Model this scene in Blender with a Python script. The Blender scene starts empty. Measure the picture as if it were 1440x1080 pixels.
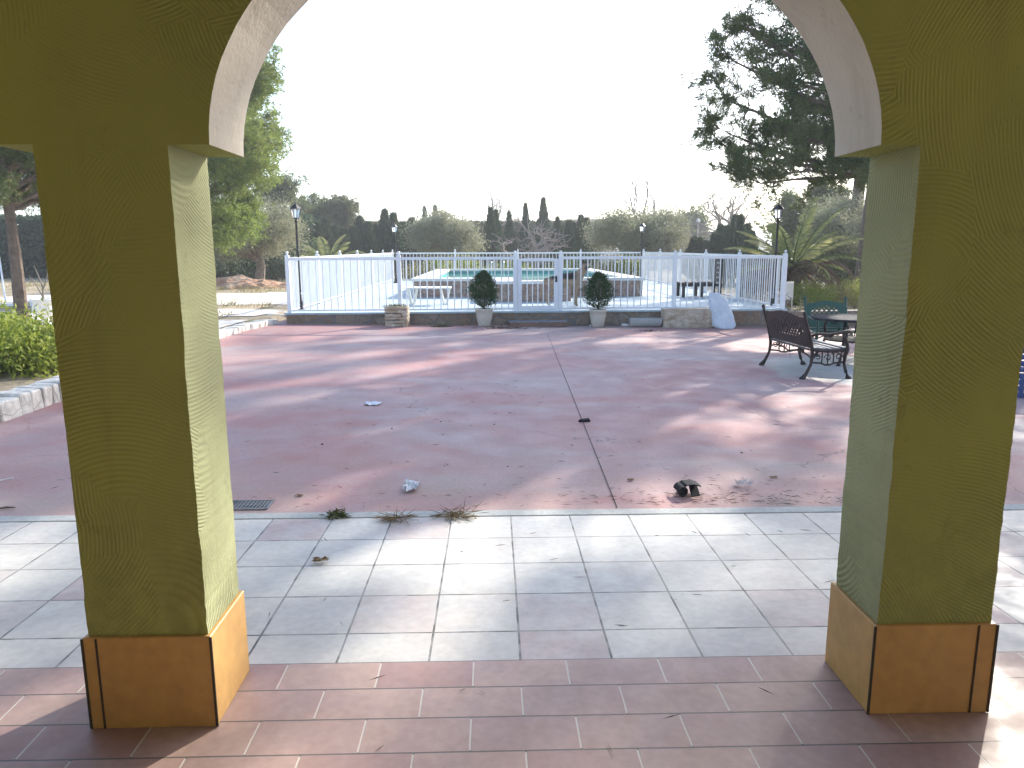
import bpy, math, random
import numpy as np
from mathutils import Vector, Matrix
from mathutils import noise as mnoise
R = math.radians
random.seed(7); rng = np.random.default_rng(7)
S = bpy.context.scene
C = bpy.data.collections.new("place"); S.collection.children.link(C)

# ------------------------------------------------------------ camera
F, PIT, YAW, ROL = 1055.0, R(10.3), R(1.43), R(-.18)
def cam_axes():
    cp, sp = math.cos(PIT), math.sin(PIT)
    f = Vector((0, cp, -sp)); u = Vector((0, sp, cp)); r = Vector((1, 0, 0))
    c, s = math.cos(ROL), math.sin(ROL)
    r, u = c*r + s*u, -s*r + c*u
    Z = Matrix(((math.cos(YAW), math.sin(YAW), 0), (-math.sin(YAW), math.cos(YAW), 0), (0, 0, 1)))
    return Z @ r, Z @ u, Z @ f
CR, CU, CF = cam_axes()
EYE = Vector((0, 0, 1.5))
cd = bpy.data.cameras.new("camera"); cam = bpy.data.objects.new("camera", cd); C.objects.link(cam)
cd.sensor_width = 36; cd.lens = 36*F/1440; cd.clip_start = .05; cd.clip_end = 3000
cam.matrix_world = Matrix(((CR.x, CU.x, -CF.x, 0), (CR.y, CU.y, -CF.y, 0), (CR.z, CU.z, -CF.z, 1.5), (0, 0, 0, 1)))
S.camera = cam
def ray(px, py): return (px-720)*CR - (py-540)*CU + F*CF
def gz(x, y):                      # the patio falls gently to the right towards the pool wall
    t = min(max((y-5)/9, 0), 1)
    t2 = min(max(x, -6), 8)
    return -.0155*t2*t
def G(px, py, z=None):             # photograph pixel -> point on the ground (or on height z)
    d = ray(px, py); h = z if z is not None else 0
    for _ in range(6):
        p = EYE + d*((h-1.5)/d.z)
        if z is not None: break
        h = gz(p.x, p.y)
    return p
def AT(px, py, Y):
    d = ray(px, py); return EYE + d*(Y/d.y)

# ------------------------------------------------------------ materials
def newmat(name):
    m = bpy.data.materials.new(name); m.use_nodes = True
    nt = m.node_tree; nt.nodes.clear()
    out = nt.nodes.new('ShaderNodeOutputMaterial'); b = nt.nodes.new('ShaderNodeBsdfPrincipled')
    nt.links.new(b.outputs[0], out.inputs[0]); return m, nt, b
class N:
    def __init__(s, nt): s.nt = nt
    def n(s, t, **k):
        x = s.nt.nodes.new(t)
        for a, v in k.items(): setattr(x, a, v)
        return x
    def l(s, a, b): s.nt.links.new(a, b)
    def coord(s): return s.n('ShaderNodeTexCoord').outputs['Object']
    def noise(s, vec, scale, detail=4, rough=.55, dist=0):
        x = s.n('ShaderNodeTexNoise'); x.inputs['Scale'].default_value = scale; x.inputs['Detail'].default_value = detail
        x.inputs['Roughness'].default_value = rough; x.inputs['Distortion'].default_value = dist; s.l(vec, x.inputs['Vector']); return x.outputs['Fac']
    def mapr(s, v, a, b, c=0, d=1):
        x = s.n('ShaderNodeMapRange'); x.inputs[1].default_value = a; x.inputs[2].default_value = b
        x.inputs[3].default_value = c; x.inputs[4].default_value = d; s.l(v, x.inputs[0]); return x.outputs[0]
    def mix(s, fac, a, b, mode='MIX'):
        x = s.n('ShaderNodeMix', data_type='RGBA', blend_type=mode)
        for v, i in ((fac, 0), (a, 6), (b, 7)):
            if isinstance(v, (int, float)): x.inputs[i].default_value = v
            elif isinstance(v, tuple): x.inputs[i].default_value = (*v, 1) if len(v) == 3 else v
            else: s.l(v, x.inputs[i])
        return x.outputs[2]
    def math(s, op, a, b=None, c=None):
        x = s.n('ShaderNodeMath', operation=op)
        for v, i in ((a, 0), (b, 1), (c, 2)):
            if v is None: continue
            if isinstance(v, (int, float)): x.inputs[i].default_value = v
            else: s.l(v, x.inputs[i])
        return x.outputs[0]
    def bump(s, h, strength, dist, bsdf, prev=None):
        x = s.n('ShaderNodeBump'); x.inputs['Strength'].default_value = strength; x.inputs['Distance'].default_value = dist
        s.l(h, x.inputs['Height'])
        if prev is not None: s.l(prev, x.inputs['Normal'])
        if bsdf: s.l(x.outputs[0], bsdf.inputs['Normal'])
        return x.outputs[0]
def mat(name, c1, c2=None, scale=4, rough=.75, bump=.0, bscale=60, bdist=.003, metal=0, lo=.35, hi=.65, spec=.4, fine=.12):
    m, nt, b = newmat(name); k = N(nt); co = k.coord()
    c2 = c2 or tuple(v*.72 for v in c1)
    f = k.mapr(k.noise(co, scale, 5), lo, hi)
    col = k.mix(f, c1, c2)
    if fine:
        g = k.mapr(k.noise(co, scale*9, 3), .3, .7, 1-fine, 1+fine)
        x = k.n('ShaderNodeVectorMath', operation='SCALE'); k.l(col, x.inputs[0]); k.l(g, x.inputs['Scale']); col = x.outputs[0]
    k.l(col, b.inputs['Base Color'])
    b.inputs['Roughness'].default_value = rough; b.inputs['Metallic'].default_value = metal
    b.inputs['Specular IOR Level'].default_value = spec
    if bump: k.bump(k.noise(co, bscale, 4), bump, bdist, b)
    return m
def leafmat(name, c1, c2, trans=.35, rough=.6):
    m, nt, b = newmat(name); k = N(nt)
    at = k.n('ShaderNodeAttribute', attribute_name='tint')
    col = k.mix(at.outputs['Fac'], c1, c2)
    k.l(col, b.inputs['Base Color']); b.inputs['Roughness'].default_value = rough; b.inputs['Specular IOR Level'].default_value = .25
    t = k.n('ShaderNodeBsdfTranslucent'); k.l(col, t.inputs[0])
    mx = k.n('ShaderNodeMixShader'); mx.inputs[0].default_value = trans
    k.l(b.outputs[0], mx.inputs[1]); k.l(t.outputs[0], mx.inputs[2])
    out = [n for n in nt.nodes if n.type == 'OUTPUT_MATERIAL'][0]; k.l(mx.outputs[0], out.inputs[0]); return m

def stucco(name, ca, cb, comb=True):
    m, nt, b = newmat(name); k = N(nt); co = k.coord()
    big = k.mapr(k.noise(co, 1.6, 5), .35, .68)
    col = k.mix(big, ca, cb)
    if comb:      # arcs left by a toothed trowel, each sweep round a centre of its own
        nz = k.n('ShaderNodeTexNoise'); nz.inputs['Scale'].default_value = 1.5; k.l(co, nz.inputs['Vector'])
        off = k.n('ShaderNodeVectorMath', operation='MULTIPLY_ADD'); k.l(nz.outputs['Color'], off.inputs[0]); off.inputs[1].default_value = (.45, .45, .45); k.l(co, off.inputs[2])
        v = k.n('ShaderNodeTexVoronoi'); v.inputs['Scale'].default_value = 3.4; k.l(off.outputs[0], v.inputs['Vector'])
        cen = k.n('ShaderNodeVectorMath', operation='MULTIPLY_ADD')
        sb = k.n('ShaderNodeVectorMath', operation='SUBTRACT'); k.l(v.outputs['Color'], sb.inputs[0]); sb.inputs[1].default_value = (.5, .5, .5)
        k.l(sb.outputs[0], cen.inputs[0]); cen.inputs[1].default_value = (1.7, .2, 1.7); k.l(v.outputs['Position'], cen.inputs[2])
        d = k.n('ShaderNodeVectorMath', operation='DISTANCE'); k.l(co, d.inputs[0]); k.l(cen.outputs[0], d.inputs[1])
        w = k.math('SINE', k.math('MULTIPLY_ADD', k.noise(co, 9, 2), .9, k.math('MULTIPLY', d.outputs['Value'], 560)))
        amp = k.mapr(k.noise(co, 2.3, 4), .42, .62, .08, 1)
        h = k.math('MULTIPLY', w, amp)
        nb = k.bump(k.math('ADD', h, k.math('MULTIPLY', k.noise(co, 90, 3), 1.1)), .6, .0022, b)
        dk = k.mapr(h, -1, .2, .86, 1)
        x = k.n('ShaderNodeVectorMath', operation='SCALE'); k.l(col, x.inputs[0]); k.l(dk, x.inputs['Scale']); col = x.outputs[0]
    else:
        k.bump(k.math('ADD', k.noise(co, 10, 5), k.math('MULTIPLY', k.noise(co, 70, 4), .5)), .6, .008, b)
    st = k.mapr(k.noise(co, 7, 6, .7), .60, .74)
    col = k.mix(k.math('MULTIPLY', st, .4), col, (.09, .075, .04))
    sz = k.n('ShaderNodeSeparateXYZ'); k.l(co, sz.inputs[0])
    low = k.math('MULTIPLY', k.mapr(sz.outputs[2], .3, .85, 1, 0), k.mapr(k.noise(co, 11, 6, .7), .42, .62))
    col = k.mix(k.math('MULTIPLY', low, .3), col, (.12, .10, .06))
    sm = k.n('ShaderNodeMapping'); sm.inputs['Scale'].default_value = (9, 9, .8); k.l(co, sm.inputs[0])
    col = k.mix(k.mapr(k.noise(sm.outputs[0], 1, 4), .55, .75, 0, .22), col, (.16, .14, .07))
    k.l(col, b.inputs['Base Color']); b.inputs['Roughness'].default_value = .9; b.inputs['Specular IOR Level'].default_value = .2
    return m

def tilemat(name, w, h, offset, ox, oy, ca, cb, cpink, mort, mortsize, rough, darkrow=False):
    m, nt, b = newmat(name); k = N(nt); co = k.coord()
    mp = k.n('ShaderNodeMapping'); mp.inputs['Location'].default_value = (-ox+20*w, -oy+30*h, 0); k.l(co, mp.inputs[0])
    wob = k.n('ShaderNodeTexNoise'); wob.inputs['Scale'].default_value = 6; k.l(co, wob.inputs['Vector'])
    wv = k.n('ShaderNodeVectorMath', operation='MULTIPLY_ADD'); k.l(wob.outputs['Color'], wv.inputs[0]); wv.inputs[1].default_value = (.003, .003, 0); k.l(mp.outputs[0], wv.inputs[2])
    br = k.n('ShaderNodeTexBrick'); br.offset = offset; br.offset_frequency = 2; br.squash = 1
    br.inputs['Scale'].default_value = 1; br.inputs['Brick Width'].default_value = w; br.inputs['Row Height'].default_value = h
    br.inputs['Mortar Size'].default_value = mortsize; br.inputs['Mortar Smooth'].default_value = .25; br.inputs['Bias'].default_value = 0
    br.inputs['Color1'].default_value = (0, 0, 0, 1); br.inputs['Color2'].default_value = (1, 1, 1, 1); br.inputs['Mortar'].default_value = (.5, .5, .5, 1)
    k.l(wv.outputs[0], br.inputs['Vector'])
    rnd = br.outputs['Color']
    col = k.mix(k.mapr(k.math('ADD', k.noise(co, 5, 5), k.math('MULTIPLY', rnd, .25)), .45, .75), ca, cb)
    col = k.mix(k.math('MULTIPLY', k.mapr(rnd, .86, .96), k.mapr(k.noise(co, 4, 3), .3, .6, .25, .9)), col, cpink)
    col = k.mix(k.math('MULTIPLY', k.mapr(k.noise(co, 1.3, 5), .5, .7), .35), col, tuple(v*.9 for v in cpink))
    cl = k.mapr(k.noise(co, 30, 4), .3, .75, .9, 1.08)
    x = k.n('ShaderNodeVectorMath', operation='SCALE'); k.l(col, x.inputs[0]); k.l(cl, x.inputs['Scale']); col = x.outputs[0]
    gcol = k.mix(k.mapr(k.noise(co, 9, 3), .45, .62), mort, tuple(v*.35 for v in mort))
    if darkrow:   # joints along the rows have gone dark, the cross joints are still pale
        sx = k.n('ShaderNodeSeparateXYZ'); k.l(wv.outputs[0], sx.inputs[0])
        fr = k.math('FRACT', k.math('DIVIDE', sx.outputs[1], h))
        near = k.math('MAXIMUM', k.mapr(fr, .0, .045, 1, 0), k.mapr(fr, .955, 1, 0, 1))
        gcol = k.mix(k.mapr(near, 0, .15), mort, tuple(v*.25 for v in mort))
    col = k.mix(br.outputs['Fac'], col, gcol)
    k.l(col, b.inputs['Base Color'])
    b.inputs['Roughness'].default_value = rough; b.inputs['Specular IOR Level'].default_value = .35
    k.l(k.mapr(k.noise(co, 8, 4), .3, .7, rough-.1, rough+.15), b.inputs['Roughness'])
    hh = k.math('SUBTRACT', k.math('MULTIPLY', k.noise(co, 12, 3), .25), br.outputs['Fac'])
    k.bump(hh, .6, .003, b)
    return m

def patiomat():
    m, nt, b = newmat('red_patio_concrete'); k = N(nt); co = k.coord()
    st = k.n('ShaderNodeMapping'); st.inputs['Scale'].default_value = (.55, 1, 1); k.l(co, st.inputs[0])
    big = k.mapr(k.noise(st.outputs[0], .55, 6, .66, .6), .43, .66)
    col = k.mix(big, (.38, .20, .185), (.37, .305, .29))
    md = k.mapr(k.noise(co, 2.3, 6, .65), .42, .72)
    col = k.mix(k.math('MULTIPLY', md, .5), col, (.39, .29, .29))
    # paint worn off to grey cement under the garden furniture
    sx = k.n('ShaderNodeVectorMath', operation='DISTANCE'); k.l(co, sx.inputs[0]); sx.inputs[1].default_value = (4.9, 9.3, 0)
    wear = k.math('ADD', sx.outputs['Value'], k.math('MULTIPLY', k.noise(co, 2.2, 4), 1.2))
    col = k.mix(k.mapr(wear, 1.9, 2.15, 1, 0), col, (.40, .39, .36))
    # dusty strip with dead needles near the terrace
    sp = k.n('ShaderNodeSeparateXYZ'); k.l(co, sp.inputs[0])
    dust = k.math('MULTIPLY', k.mapr(sp.outputs[1], 4.2, 5.6, 1, 0), k.mapr(k.noise(co, 1.5, 5), .45, .65))
    col = k.mix(k.math('MULTIPLY', dust, .6), col, (.40, .33, .28))
    g = k.mapr(k.noise(co, 38, 5, .7), .3, .7, .88, 1.1)
    x = k.n('ShaderNodeVectorMath', operation='SCALE'); k.l(col, x.inputs[0]); k.l(g, x.inputs['Scale']); col = x.outputs[0]
    sp1 = k.mapr(k.noise(co, 55, 2), .70, .74)
    col = k.mix(k.math('MULTIPLY', sp1, .45), col, (.1, .08, .06))
    nz = k.n('ShaderNodeTexNoise'); nz.inputs['Scale'].default_value = 2.2; nz.inputs['Detail'].default_value = 6; k.l(co, nz.inputs['Vector'])
    ow = k.n('ShaderNodeVectorMath', operation='MULTIPLY_ADD'); k.l(nz.outputs['Color'], ow.inputs[0]); ow.inputs[1].default_value = (.7, .7, 0); k.l(co, ow.inputs[2])
    vo = k.n('ShaderNodeTexVoronoi', feature='DISTANCE_TO_EDGE'); vo.inputs['Scale'].default_value = .45; k.l(ow.outputs[0], vo.inputs['Vector'])
    ck = k.math('MULTIPLY', k.mapr(vo.outputs['Distance'], .0008, .0028, 1, 0), k.mapr(k.noise(co, .5, 2), .5, .56))
    col = k.mix(k.math('MULTIPLY', ck, .6), col, (.12, .09, .085))
    k.l(col, b.inputs['Base Color'])
    k.l(k.mapr(k.noise(co, 3, 4), .3, .7, .55, .85), b.inputs['Roughness']); b.inputs['Specular IOR Level'].default_value = .3
    k.bump(k.math('ADD', k.noise(co, 25, 5), k.math('MULTIPLY', k.noise(co, 150, 3), .4)), .3, .004, b)
    return m
def groundmat():
    m, nt, b = newmat('dry_ground'); k = N(nt); co = k.coord()
    col = k.mix(k.mapr(k.noise(co, .25, 6), .4, .6), (.42, .33, .23), (.30, .24, .15))
    col = k.mix(k.mapr(k.noise(co, 1.1, 6, .7), .5, .66), col, (.17, .17, .07))
    g = k.mapr(k.noise(co, 9, 6, .7), .3, .7, .75, 1.2)
    x = k.n('ShaderNodeVectorMath', operation='SCALE'); k.l(col, x.inputs[0]); k.l(g, x.inputs['Scale'])
    k.l(x.outputs[0], b.inputs['Base Color']); b.inputs['Roughness'].default_value = .95
    k.bump(k.noise(co, 7, 8, .7), .8, .05, b); return m
def crazymat(name, c1, c2, mort, scale=3.2, edge=.05):
    m, nt, b = newmat(name); k = N(nt); co = k.coord()
    nz = k.n('ShaderNodeTexNoise'); nz.inputs['Scale'].default_value = 4; k.l(co, nz.inputs['Vector'])
    off = k.n('ShaderNodeVectorMath', operation='MULTIPLY_ADD'); k.l(nz.outputs['Color'], off.inputs[0]); off.inputs[1].default_value = (.12, .12, .12); k.l(co, off.inputs[2])
    v = k.n('ShaderNodeTexVoronoi', feature='DISTANCE_TO_EDGE'); v.inputs['Scale'].default_value = scale; k.l(off.outputs[0], v.inputs['Vector'])
    v2 = k.n('ShaderNodeTexVoronoi'); v2.inputs['Scale'].default_value = scale; k.l(off.outputs[0], v2.inputs['Vector'])
    bw = k.n('ShaderNodeSeparateColor'); k.l(v2.outputs['Color'], bw.inputs[0])
    col = k.mix(bw.outputs[0], c1, c2)
    g = k.mapr(k.noise(co, 14, 5), .3, .7, .75, 1.2)
    x = k.n('ShaderNodeVectorMath', operation='SCALE'); k.l(col, x.inputs[0]); k.l(g, x.inputs['Scale'])
    e = k.mapr(v.outputs['Distance'], edge*.5, edge)
    k.l(k.mix(e, mort, x.outputs[0]), b.inputs['Base Color']); b.inputs['Roughness'].default_value = .85
    k.bump(k.math('ADD', e, k.math('MULTIPLY', k.noise(co, 20, 4), .6)), .7, .015, b); return m

M = {}
M['plaster'] = stucco('olive_green_plaster', (.33, .345, .10), (.275, .30, .095))
M['reveal'] = stucco('pale_green_plaster', (.34, .355, .20), (.28, .29, .15))  # sides of the pillars, a paler and greyer green than the front
M['soffit'] = stucco('whitewashed_plaster', (.60, .555, .47), (.46, .425, .36), False)
M['ceiling'] = stucco('ceiling_plaster', (.70, .66, .54), (.64, .60, .48), False)
M['plinth'] = mat('ochre_tile', (.54, .32, .10), (.44, .25, .08), 2.2, .5, .3, 22, fine=.1)
M['grout'] = mat('dark_grout', (.06, .05, .035), None, 20, .9)
M['porchtile'] = tilemat('terracotta_floor_tile', .333, .1665, .5, .256, 2.4995, (.42, .30, .25), (.36, .25, .22), (.30, .18, .16), (.50, .45, .40), .0035, .45, True)
M['terracetile'] = tilemat('pale_terrace_tile', .333, .333, 0, .0917, 4.045, (.54, .52, .475), (.47, .455, .425), (.43, .33, .315), (.27, .26, .24), .005, .5)
M['patio'] = patiomat()
M['cement'] = mat('grey_cement', (.42, .43, .41), (.34, .35, .34), 5, .85, .3, 60)
M['ground'] = groundmat()
M['deck'] = mat('pale_blue_deck_paint', (.40, .48, .50), (.33, .41, .44), .9, .6, .15, 40)
M['path'] = mat('bleached_concrete', (.62, .58, .52), (.50, .46, .40), 1.2, .85, .3, 30)
M['white'] = mat('white_enamel', (.78, .80, .81), (.70, .72, .73), 3, .4, fine=.04)
M['black'] = mat('black_iron_paint', (.018, .018, .02), (.035, .03, .028), 8, .45)
M['brown'] = mat('bronze_iron_paint', (.028, .02, .018), (.055, .036, .028), 9, .42, metal=.3)
M['green'] = mat('green_iron_paint', (.012, .085, .05), (.02, .065, .045), 9, .42)
M['slat'] = mat('grey_weathered_slats', (.22, .23, .24), (.15, .15, .16), 9, .6)
M['tabletop'] = mat('dull_dark_iron', (.025, .025, .028), (.05, .05, .055), 14, .9, .6, 40, .004, spec=.15)
M['wallstone'] = crazymat('brown_stone_facing', (.20, .135, .085), (.26, .21, .16), (.17, .15, .13), 3.4, .06)
M['kerbstone'] = crazymat('whitewashed_rubble', (.66, .63, .56), (.60, .56, .49), (.58, .54, .47), 3.4, .02)
M['rock'] = mat('split_limestone', (.52, .45, .35), (.36, .27, .18), 6, .9, .9, 18, .02)
M['terrac'] = mat('cream_clay_pot', (.56, .52, .44), (.48, .44, .36), 6, .7, .2)
M['soil'] = mat('potting_soil', (.05, .035, .025), None, 20, .95, .8, 40, .01)
M['coping'] = mat('white_pool_coping', (.74, .72, .68), (.64, .62, .58), 2, .6, .2)
M['pooltile'] = crazymat('pool_stone_mosaic', (.36, .22, .16), (.44, .34, .27), (.24, .19, .16), 9, .07)
M['poolin'] = mat('teal_pool_lining', (.06, .30, .30), (.08, .36, .34), 3, .4)
M['plastic'] = mat('white_plastic', (.74, .73, .68), (.66, .65, .6), 3, .45, fine=.03)
M['sack'] = mat('woven_white_sack', (.62, .66, .70), (.52, .57, .62), 5, .7, .5, 90)
M['bark'] = mat('grey_pine_bark', (.17, .125, .095), (.10, .075, .055), 9, .95, .9, 22, .03)
M['oliwood'] = mat('grey_olive_bark', (.22, .19, .155), (.14, .12, .1), 9, .95, .6, 22, .03)
M['barewood'] = mat('pale_bare_wood', (.34, .30, .27), (.25, .22, .2), 9, .9)
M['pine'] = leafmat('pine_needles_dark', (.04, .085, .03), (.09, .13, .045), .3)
M['pinelit'] = leafmat('pine_needles_sunlit', (.13, .19, .04), (.25, .29, .08), .45)  # sunlight put into the colour: brighter, yellower copy of the pine needles
M['roundpine'] = leafmat('round_pine_needles', (.09, .13, .045), (.15, .17, .06), .4)
M['olive'] = leafmat('olive_leaves', (.22, .235, .14), (.33, .33, .22), .35)
M['cypress'] = leafmat('cypress_leaves', (.03, .065, .032), (.075, .11, .05), .3)
M['hedge'] = leafmat('hedge_leaves', (.09, .115, .05), (.15, .15, .075), .35)
M['bush'] = leafmat('bush_leaves', (.15, .22, .03), (.36, .38, .07), .4)
M['drybush'] = leafmat('dry_bush_leaves', (.20, .20, .07), (.34, .30, .14), .35)
M['boxleaf'] = leafmat('clipped_thuja', (.02, .06, .018), (.06, .11, .03), .2)
M['palm'] = leafmat('palm_leaflets', (.14, .20, .06), (.42, .40, .18), .4)
M['drypalm'] = leafmat('dead_palm_fronds', (.16, .11, .07), (.28, .2, .13), .25)
M['straw'] = leafmat('straw', (.24, .17, .08), (.14, .09, .045), .1)
M['weed'] = leafmat('weeds', (.06, .09, .03), (.13, .12, .05), .2)
M['needles'] = leafmat('fallen_needles', (.07, .045, .03), (.13, .08, .05), .05)
M['drygrass'] = leafmat('dry_grass_blades', (.34, .27, .13), (.17, .18, .06), .3)
M['housewall'] = mat('pinkish_render', (.72, .60, .52), (.66, .54, .47), 1, .9)
M['palewall'] = mat('pale_render', (.60, .56, .48), (.5, .46, .4), 1, .9)
M['rooftile'] = mat('clay_roof_tiles', (.42, .22, .14), (.34, .17, .11), 2, .85)
M['yellow'] = mat('yellow_render', (.55, .42, .20), (.46, .36, .18), 2, .9)
M['blue'] = mat('blue_plastic', (.03, .07, .22), (.02, .05, .16), 3, .4)
M['rubber'] = mat('black_rubber', (.016, .016, .02), (.03, .03, .036), 14, .85, spec=.15)
M['paper'] = mat('white_paper', (.72, .73, .76), (.62, .64, .7), 20, .7)
M['wood'] = mat('reddish_plank', (.25, .14, .1), (.18, .11, .08), 5, .7)
M['hill'] = mat('far_hills', (.16, .17, .14), (.22, .2, .16), .02, 1)
M['window'] = mat('dark_window', (.03, .035, .04), None, 3, .2)
def glassmat():
    m, nt, b = newmat('lantern_glass'); b.inputs['Base Color'].default_value = (.8, .82, .8, 1); b.inputs['Roughness'].default_value = .25
    b.inputs['Transmission Weight'].default_value = .8; return m
M['glass'] = glassmat()
def clearmat():
    m, nt, b = newmat('clear_plastic'); b.inputs['Base Color'].default_value = (.9, .92, .95, 1); b.inputs['Roughness'].default_value = .12
    b.inputs['Transmission Weight'].default_value = .9; b.inputs['IOR'].default_value = 1.2; return m
M['clear'] = clearmat()
def watermat():
    m, nt, b = newmat('pool_water'); k = N(nt); co = k.coord()
    b.inputs['Base Color'].default_value = (.22, .44, .36, 1); b.inputs['Roughness'].default_value = .04; b.inputs['IOR'].default_value = 1.33
    k.bump(k.noise(co, 3, 3), .15, .02, b); return m
M['water'] = watermat()
def dogmat():
    m, nt, b = newmat('shepherd_fur'); k = N(nt); co = k.coord()
    sx = k.n('ShaderNodeSeparateXYZ'); k.l(co, sx.inputs[0])
    tan = k.mix(k.noise(co, 18, 4), (.36, .27, .18), (.26, .185, .12))
    hz = k.math('ADD', sx.outputs[2], k.math('MULTIPLY', k.noise(co, 9, 3), .10))
    sad = k.math('MULTIPLY', k.mapr(hz, .60, .66), k.mapr(sx.outputs[0], .16, .27, 1, 0))
    col = k.mix(sad, tan, (.022, .018, .016))
    d = k.n('ShaderNodeVectorMath', operation='DISTANCE'); k.l(co, d.inputs[0]); d.inputs[1].default_value = (.46, -.2, .79)
    col = k.mix(k.mapr(d.outputs['Value'], .06, .12, 1, 0), col, (.02, .016, .014))
    col = k.mix(k.mapr(sx.outputs[2], .87, .92), col, (.05, .035, .025))
    k.l(col, b.inputs['Base Color']); b.inputs['Roughness'].default_value = .85
    k.bump(k.noise(co, 60, 3), .5, .01, b); return m
M['dog'] = dogmat()

# ------------------------------------------------------------ mesh helpers
class MB:
    def __init__(s): s.v = []; s.f = []
    def add(s, vs, fs):
        o = len(s.v); s.v += [tuple(v) for v in vs]; s.f += [tuple(i+o for i in f) for f in fs]; return s
    def box(s, c, d, rz=0, tilt=None, jit=0):
        x, y, z = (q/2 for q in d); m = Matrix.Rotation(rz, 3, 'Z')
        if tilt is not None: m = m @ tilt
        P = [(-x, -y, -z), (x, -y, -z), (x, y, -z), (-x, y, -z), (-x, -y, z), (x, -y, z), (x, y, z), (-x, y, z)]
        P = [Vector(c) + m @ Vector((a+random.uniform(-jit, jit), b+random.uniform(-jit, jit), e+random.uniform(-jit, jit))) for a, b, e in P]
        return s.add(P, [(0, 3, 2, 1), (4, 5, 6, 7), (0, 1, 5, 4), (1, 2, 6, 5), (2, 3, 7, 6), (3, 0, 4, 7)])
    def tube(s, pts, rad, n=6, cap=True):
        pts = [Vector(p) for p in pts]
        if isinstance(rad, (int, float)): rad = [rad]*len(pts)
        vs = []; fs = []
        for i, p in enumerate(pts):
            t = (pts[min(i+1, len(pts)-1)] - pts[max(i-1, 0)])
            if t.length < 1e-9: t = Vector((0, 0, 1))
            t.normalize()
            a = t.cross(Vector((0, 0, 1)) if abs(t.z) < .9 else Vector((0, 1, 0))).normalized(); b = t.cross(a)
            for j in range(n):
                an = 2*math.pi*j/n; vs.append(p + (a*math.cos(an) + b*math.sin(an))*rad[i])
        for i in range(len(pts)-1):
            for j in range(n):
                k = (j+1) % n; fs.append((i*n+j, (i+1)*n+j, (i+1)*n+k, i*n+k))
        if cap: fs.append(tuple(range(n))); fs.append(tuple(reversed([(len(pts)-1)*n+j for j in range(n)])))
        return s.add(vs, fs)
    def lathe(s, prof, c=(0, 0, 0), n=20, sx=1, sy=1):
        vs = []; fs = []
        for r, z in prof:
            for j in range(n):
                a = 2*math.pi*j/n; vs.append((c[0]+r*math.cos(a)*sx, c[1]+r*math.sin(a)*sy, c[2]+z))
        for i in range(len(prof)-1):
            for j in range(n):
                k = (j+1) % n; fs.append((i*n+j, i*n+k, (i+1)*n+k, (i+1)*n+j))
        fs.append(tuple(reversed(range(n)))); fs.append(tuple((len(prof)-1)*n+j for j in range(n)))
        return s.add(vs, fs)
    def build(s, name, m, parent=None, smooth=False):
        me = bpy.data.meshes.new(name); me.from_pydata(s.v, [], s.f); me.update()
        if smooth:
            me.polygons.foreach_set('use_smooth', [True]*len(me.polygons))
        me.materials.append(m)
        o = bpy.data.objects.new(name, me); C.objects.link(o)
        if parent: o.parent = parent
        return o
def bevel(o, w=.01, seg=2):
    b = o.modifiers.new('bevel', 'BEVEL'); b.width = w; b.segments = seg; b.limit_method = 'ANGLE'; return o
def tag(o, label=None, cat=None, group=None, kind=None):
    if label: o['label'] = label
    if cat: o['category'] = cat
    if group: o['group'] = group
    if kind: o['kind'] = kind
    return o
def empty(name, loc=(0, 0, 0), rz=0, **k):
    o = bpy.data.objects.new(name, None); C.objects.link(o); o.location = loc; o.rotation_euler.z = rz; o.empty_display_size = .2
    return tag(o, **k)
def copy_tree(o, parent=None):
    c = o.copy(); C.objects.link(c); c.parent = parent
    for ch in o.children: copy_tree(ch, c)
    return c
def struct(o): return tag(o, kind='structure')
def sheet(name, m, fx, xs, ys):
    mb = MB(); vs = [(x, y, fx(x, y)) for y in ys for x in xs]; w = len(xs)
    fs = [(j*w+i, j*w+i+1, (j+1)*w+i+1, (j+1)*w+i) for j in range(len(ys)-1) for i in range(w-1)]
    mb.add(vs, fs); return mb.build(name, m)

def leaves(name, m, parent, Cn, D, L, W, tint, curl=0):
    """many small kite-shaped leaves: centres, directions, lengths, widths, tint per leaf"""
    n = len(Cn)
    D = D/np.maximum(np.linalg.norm(D, axis=1, keepdims=True), 1e-6)
    r = rng.normal(size=(n, 3)); Sd = np.cross(D, r); Sd /= np.maximum(np.linalg.norm(Sd, axis=1, keepdims=True), 1e-6)
    L = np.broadcast_to(np.asarray(L, float), (n,))[:, None]; W = np.broadcast_to(np.asarray(W, float), (n,))[:, None]
    V = np.empty((n, 4, 3))
    V[:, 0] = Cn; V[:, 1] = Cn + D*L*.5 + Sd*W*.5; V[:, 2] = Cn + D*L; V[:, 3] = Cn + D*L*.5 - Sd*W*.5
    me = bpy.data.meshes.new(name)
    me.vertices.add(n*4); me.vertices.foreach_set('co', V.reshape(-1))
    me.loops.add(n*4); me.loops.foreach_set('vertex_index', np.arange(n*4, dtype=np.int32))
    me.polygons.add(n); me.polygons.foreach_set('loop_start', np.arange(0, n*4, 4, dtype=np.int32))
    try: me.polygons.foreach_set('loop_total', np.full(n, 4, dtype=np.int32))
    except Exception: pass
    me.update(calc_edges=True)
    a = me.attributes.new('tint', 'FLOAT', 'FACE'); a.data.foreach_set('value', np.clip(tint, 0, 1).astype(np.float32))
    me.materials.append(m)
    o = bpy.data.objects.new(name, me); C.objects.link(o)
    if parent: o.parent = parent
    return o

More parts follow.
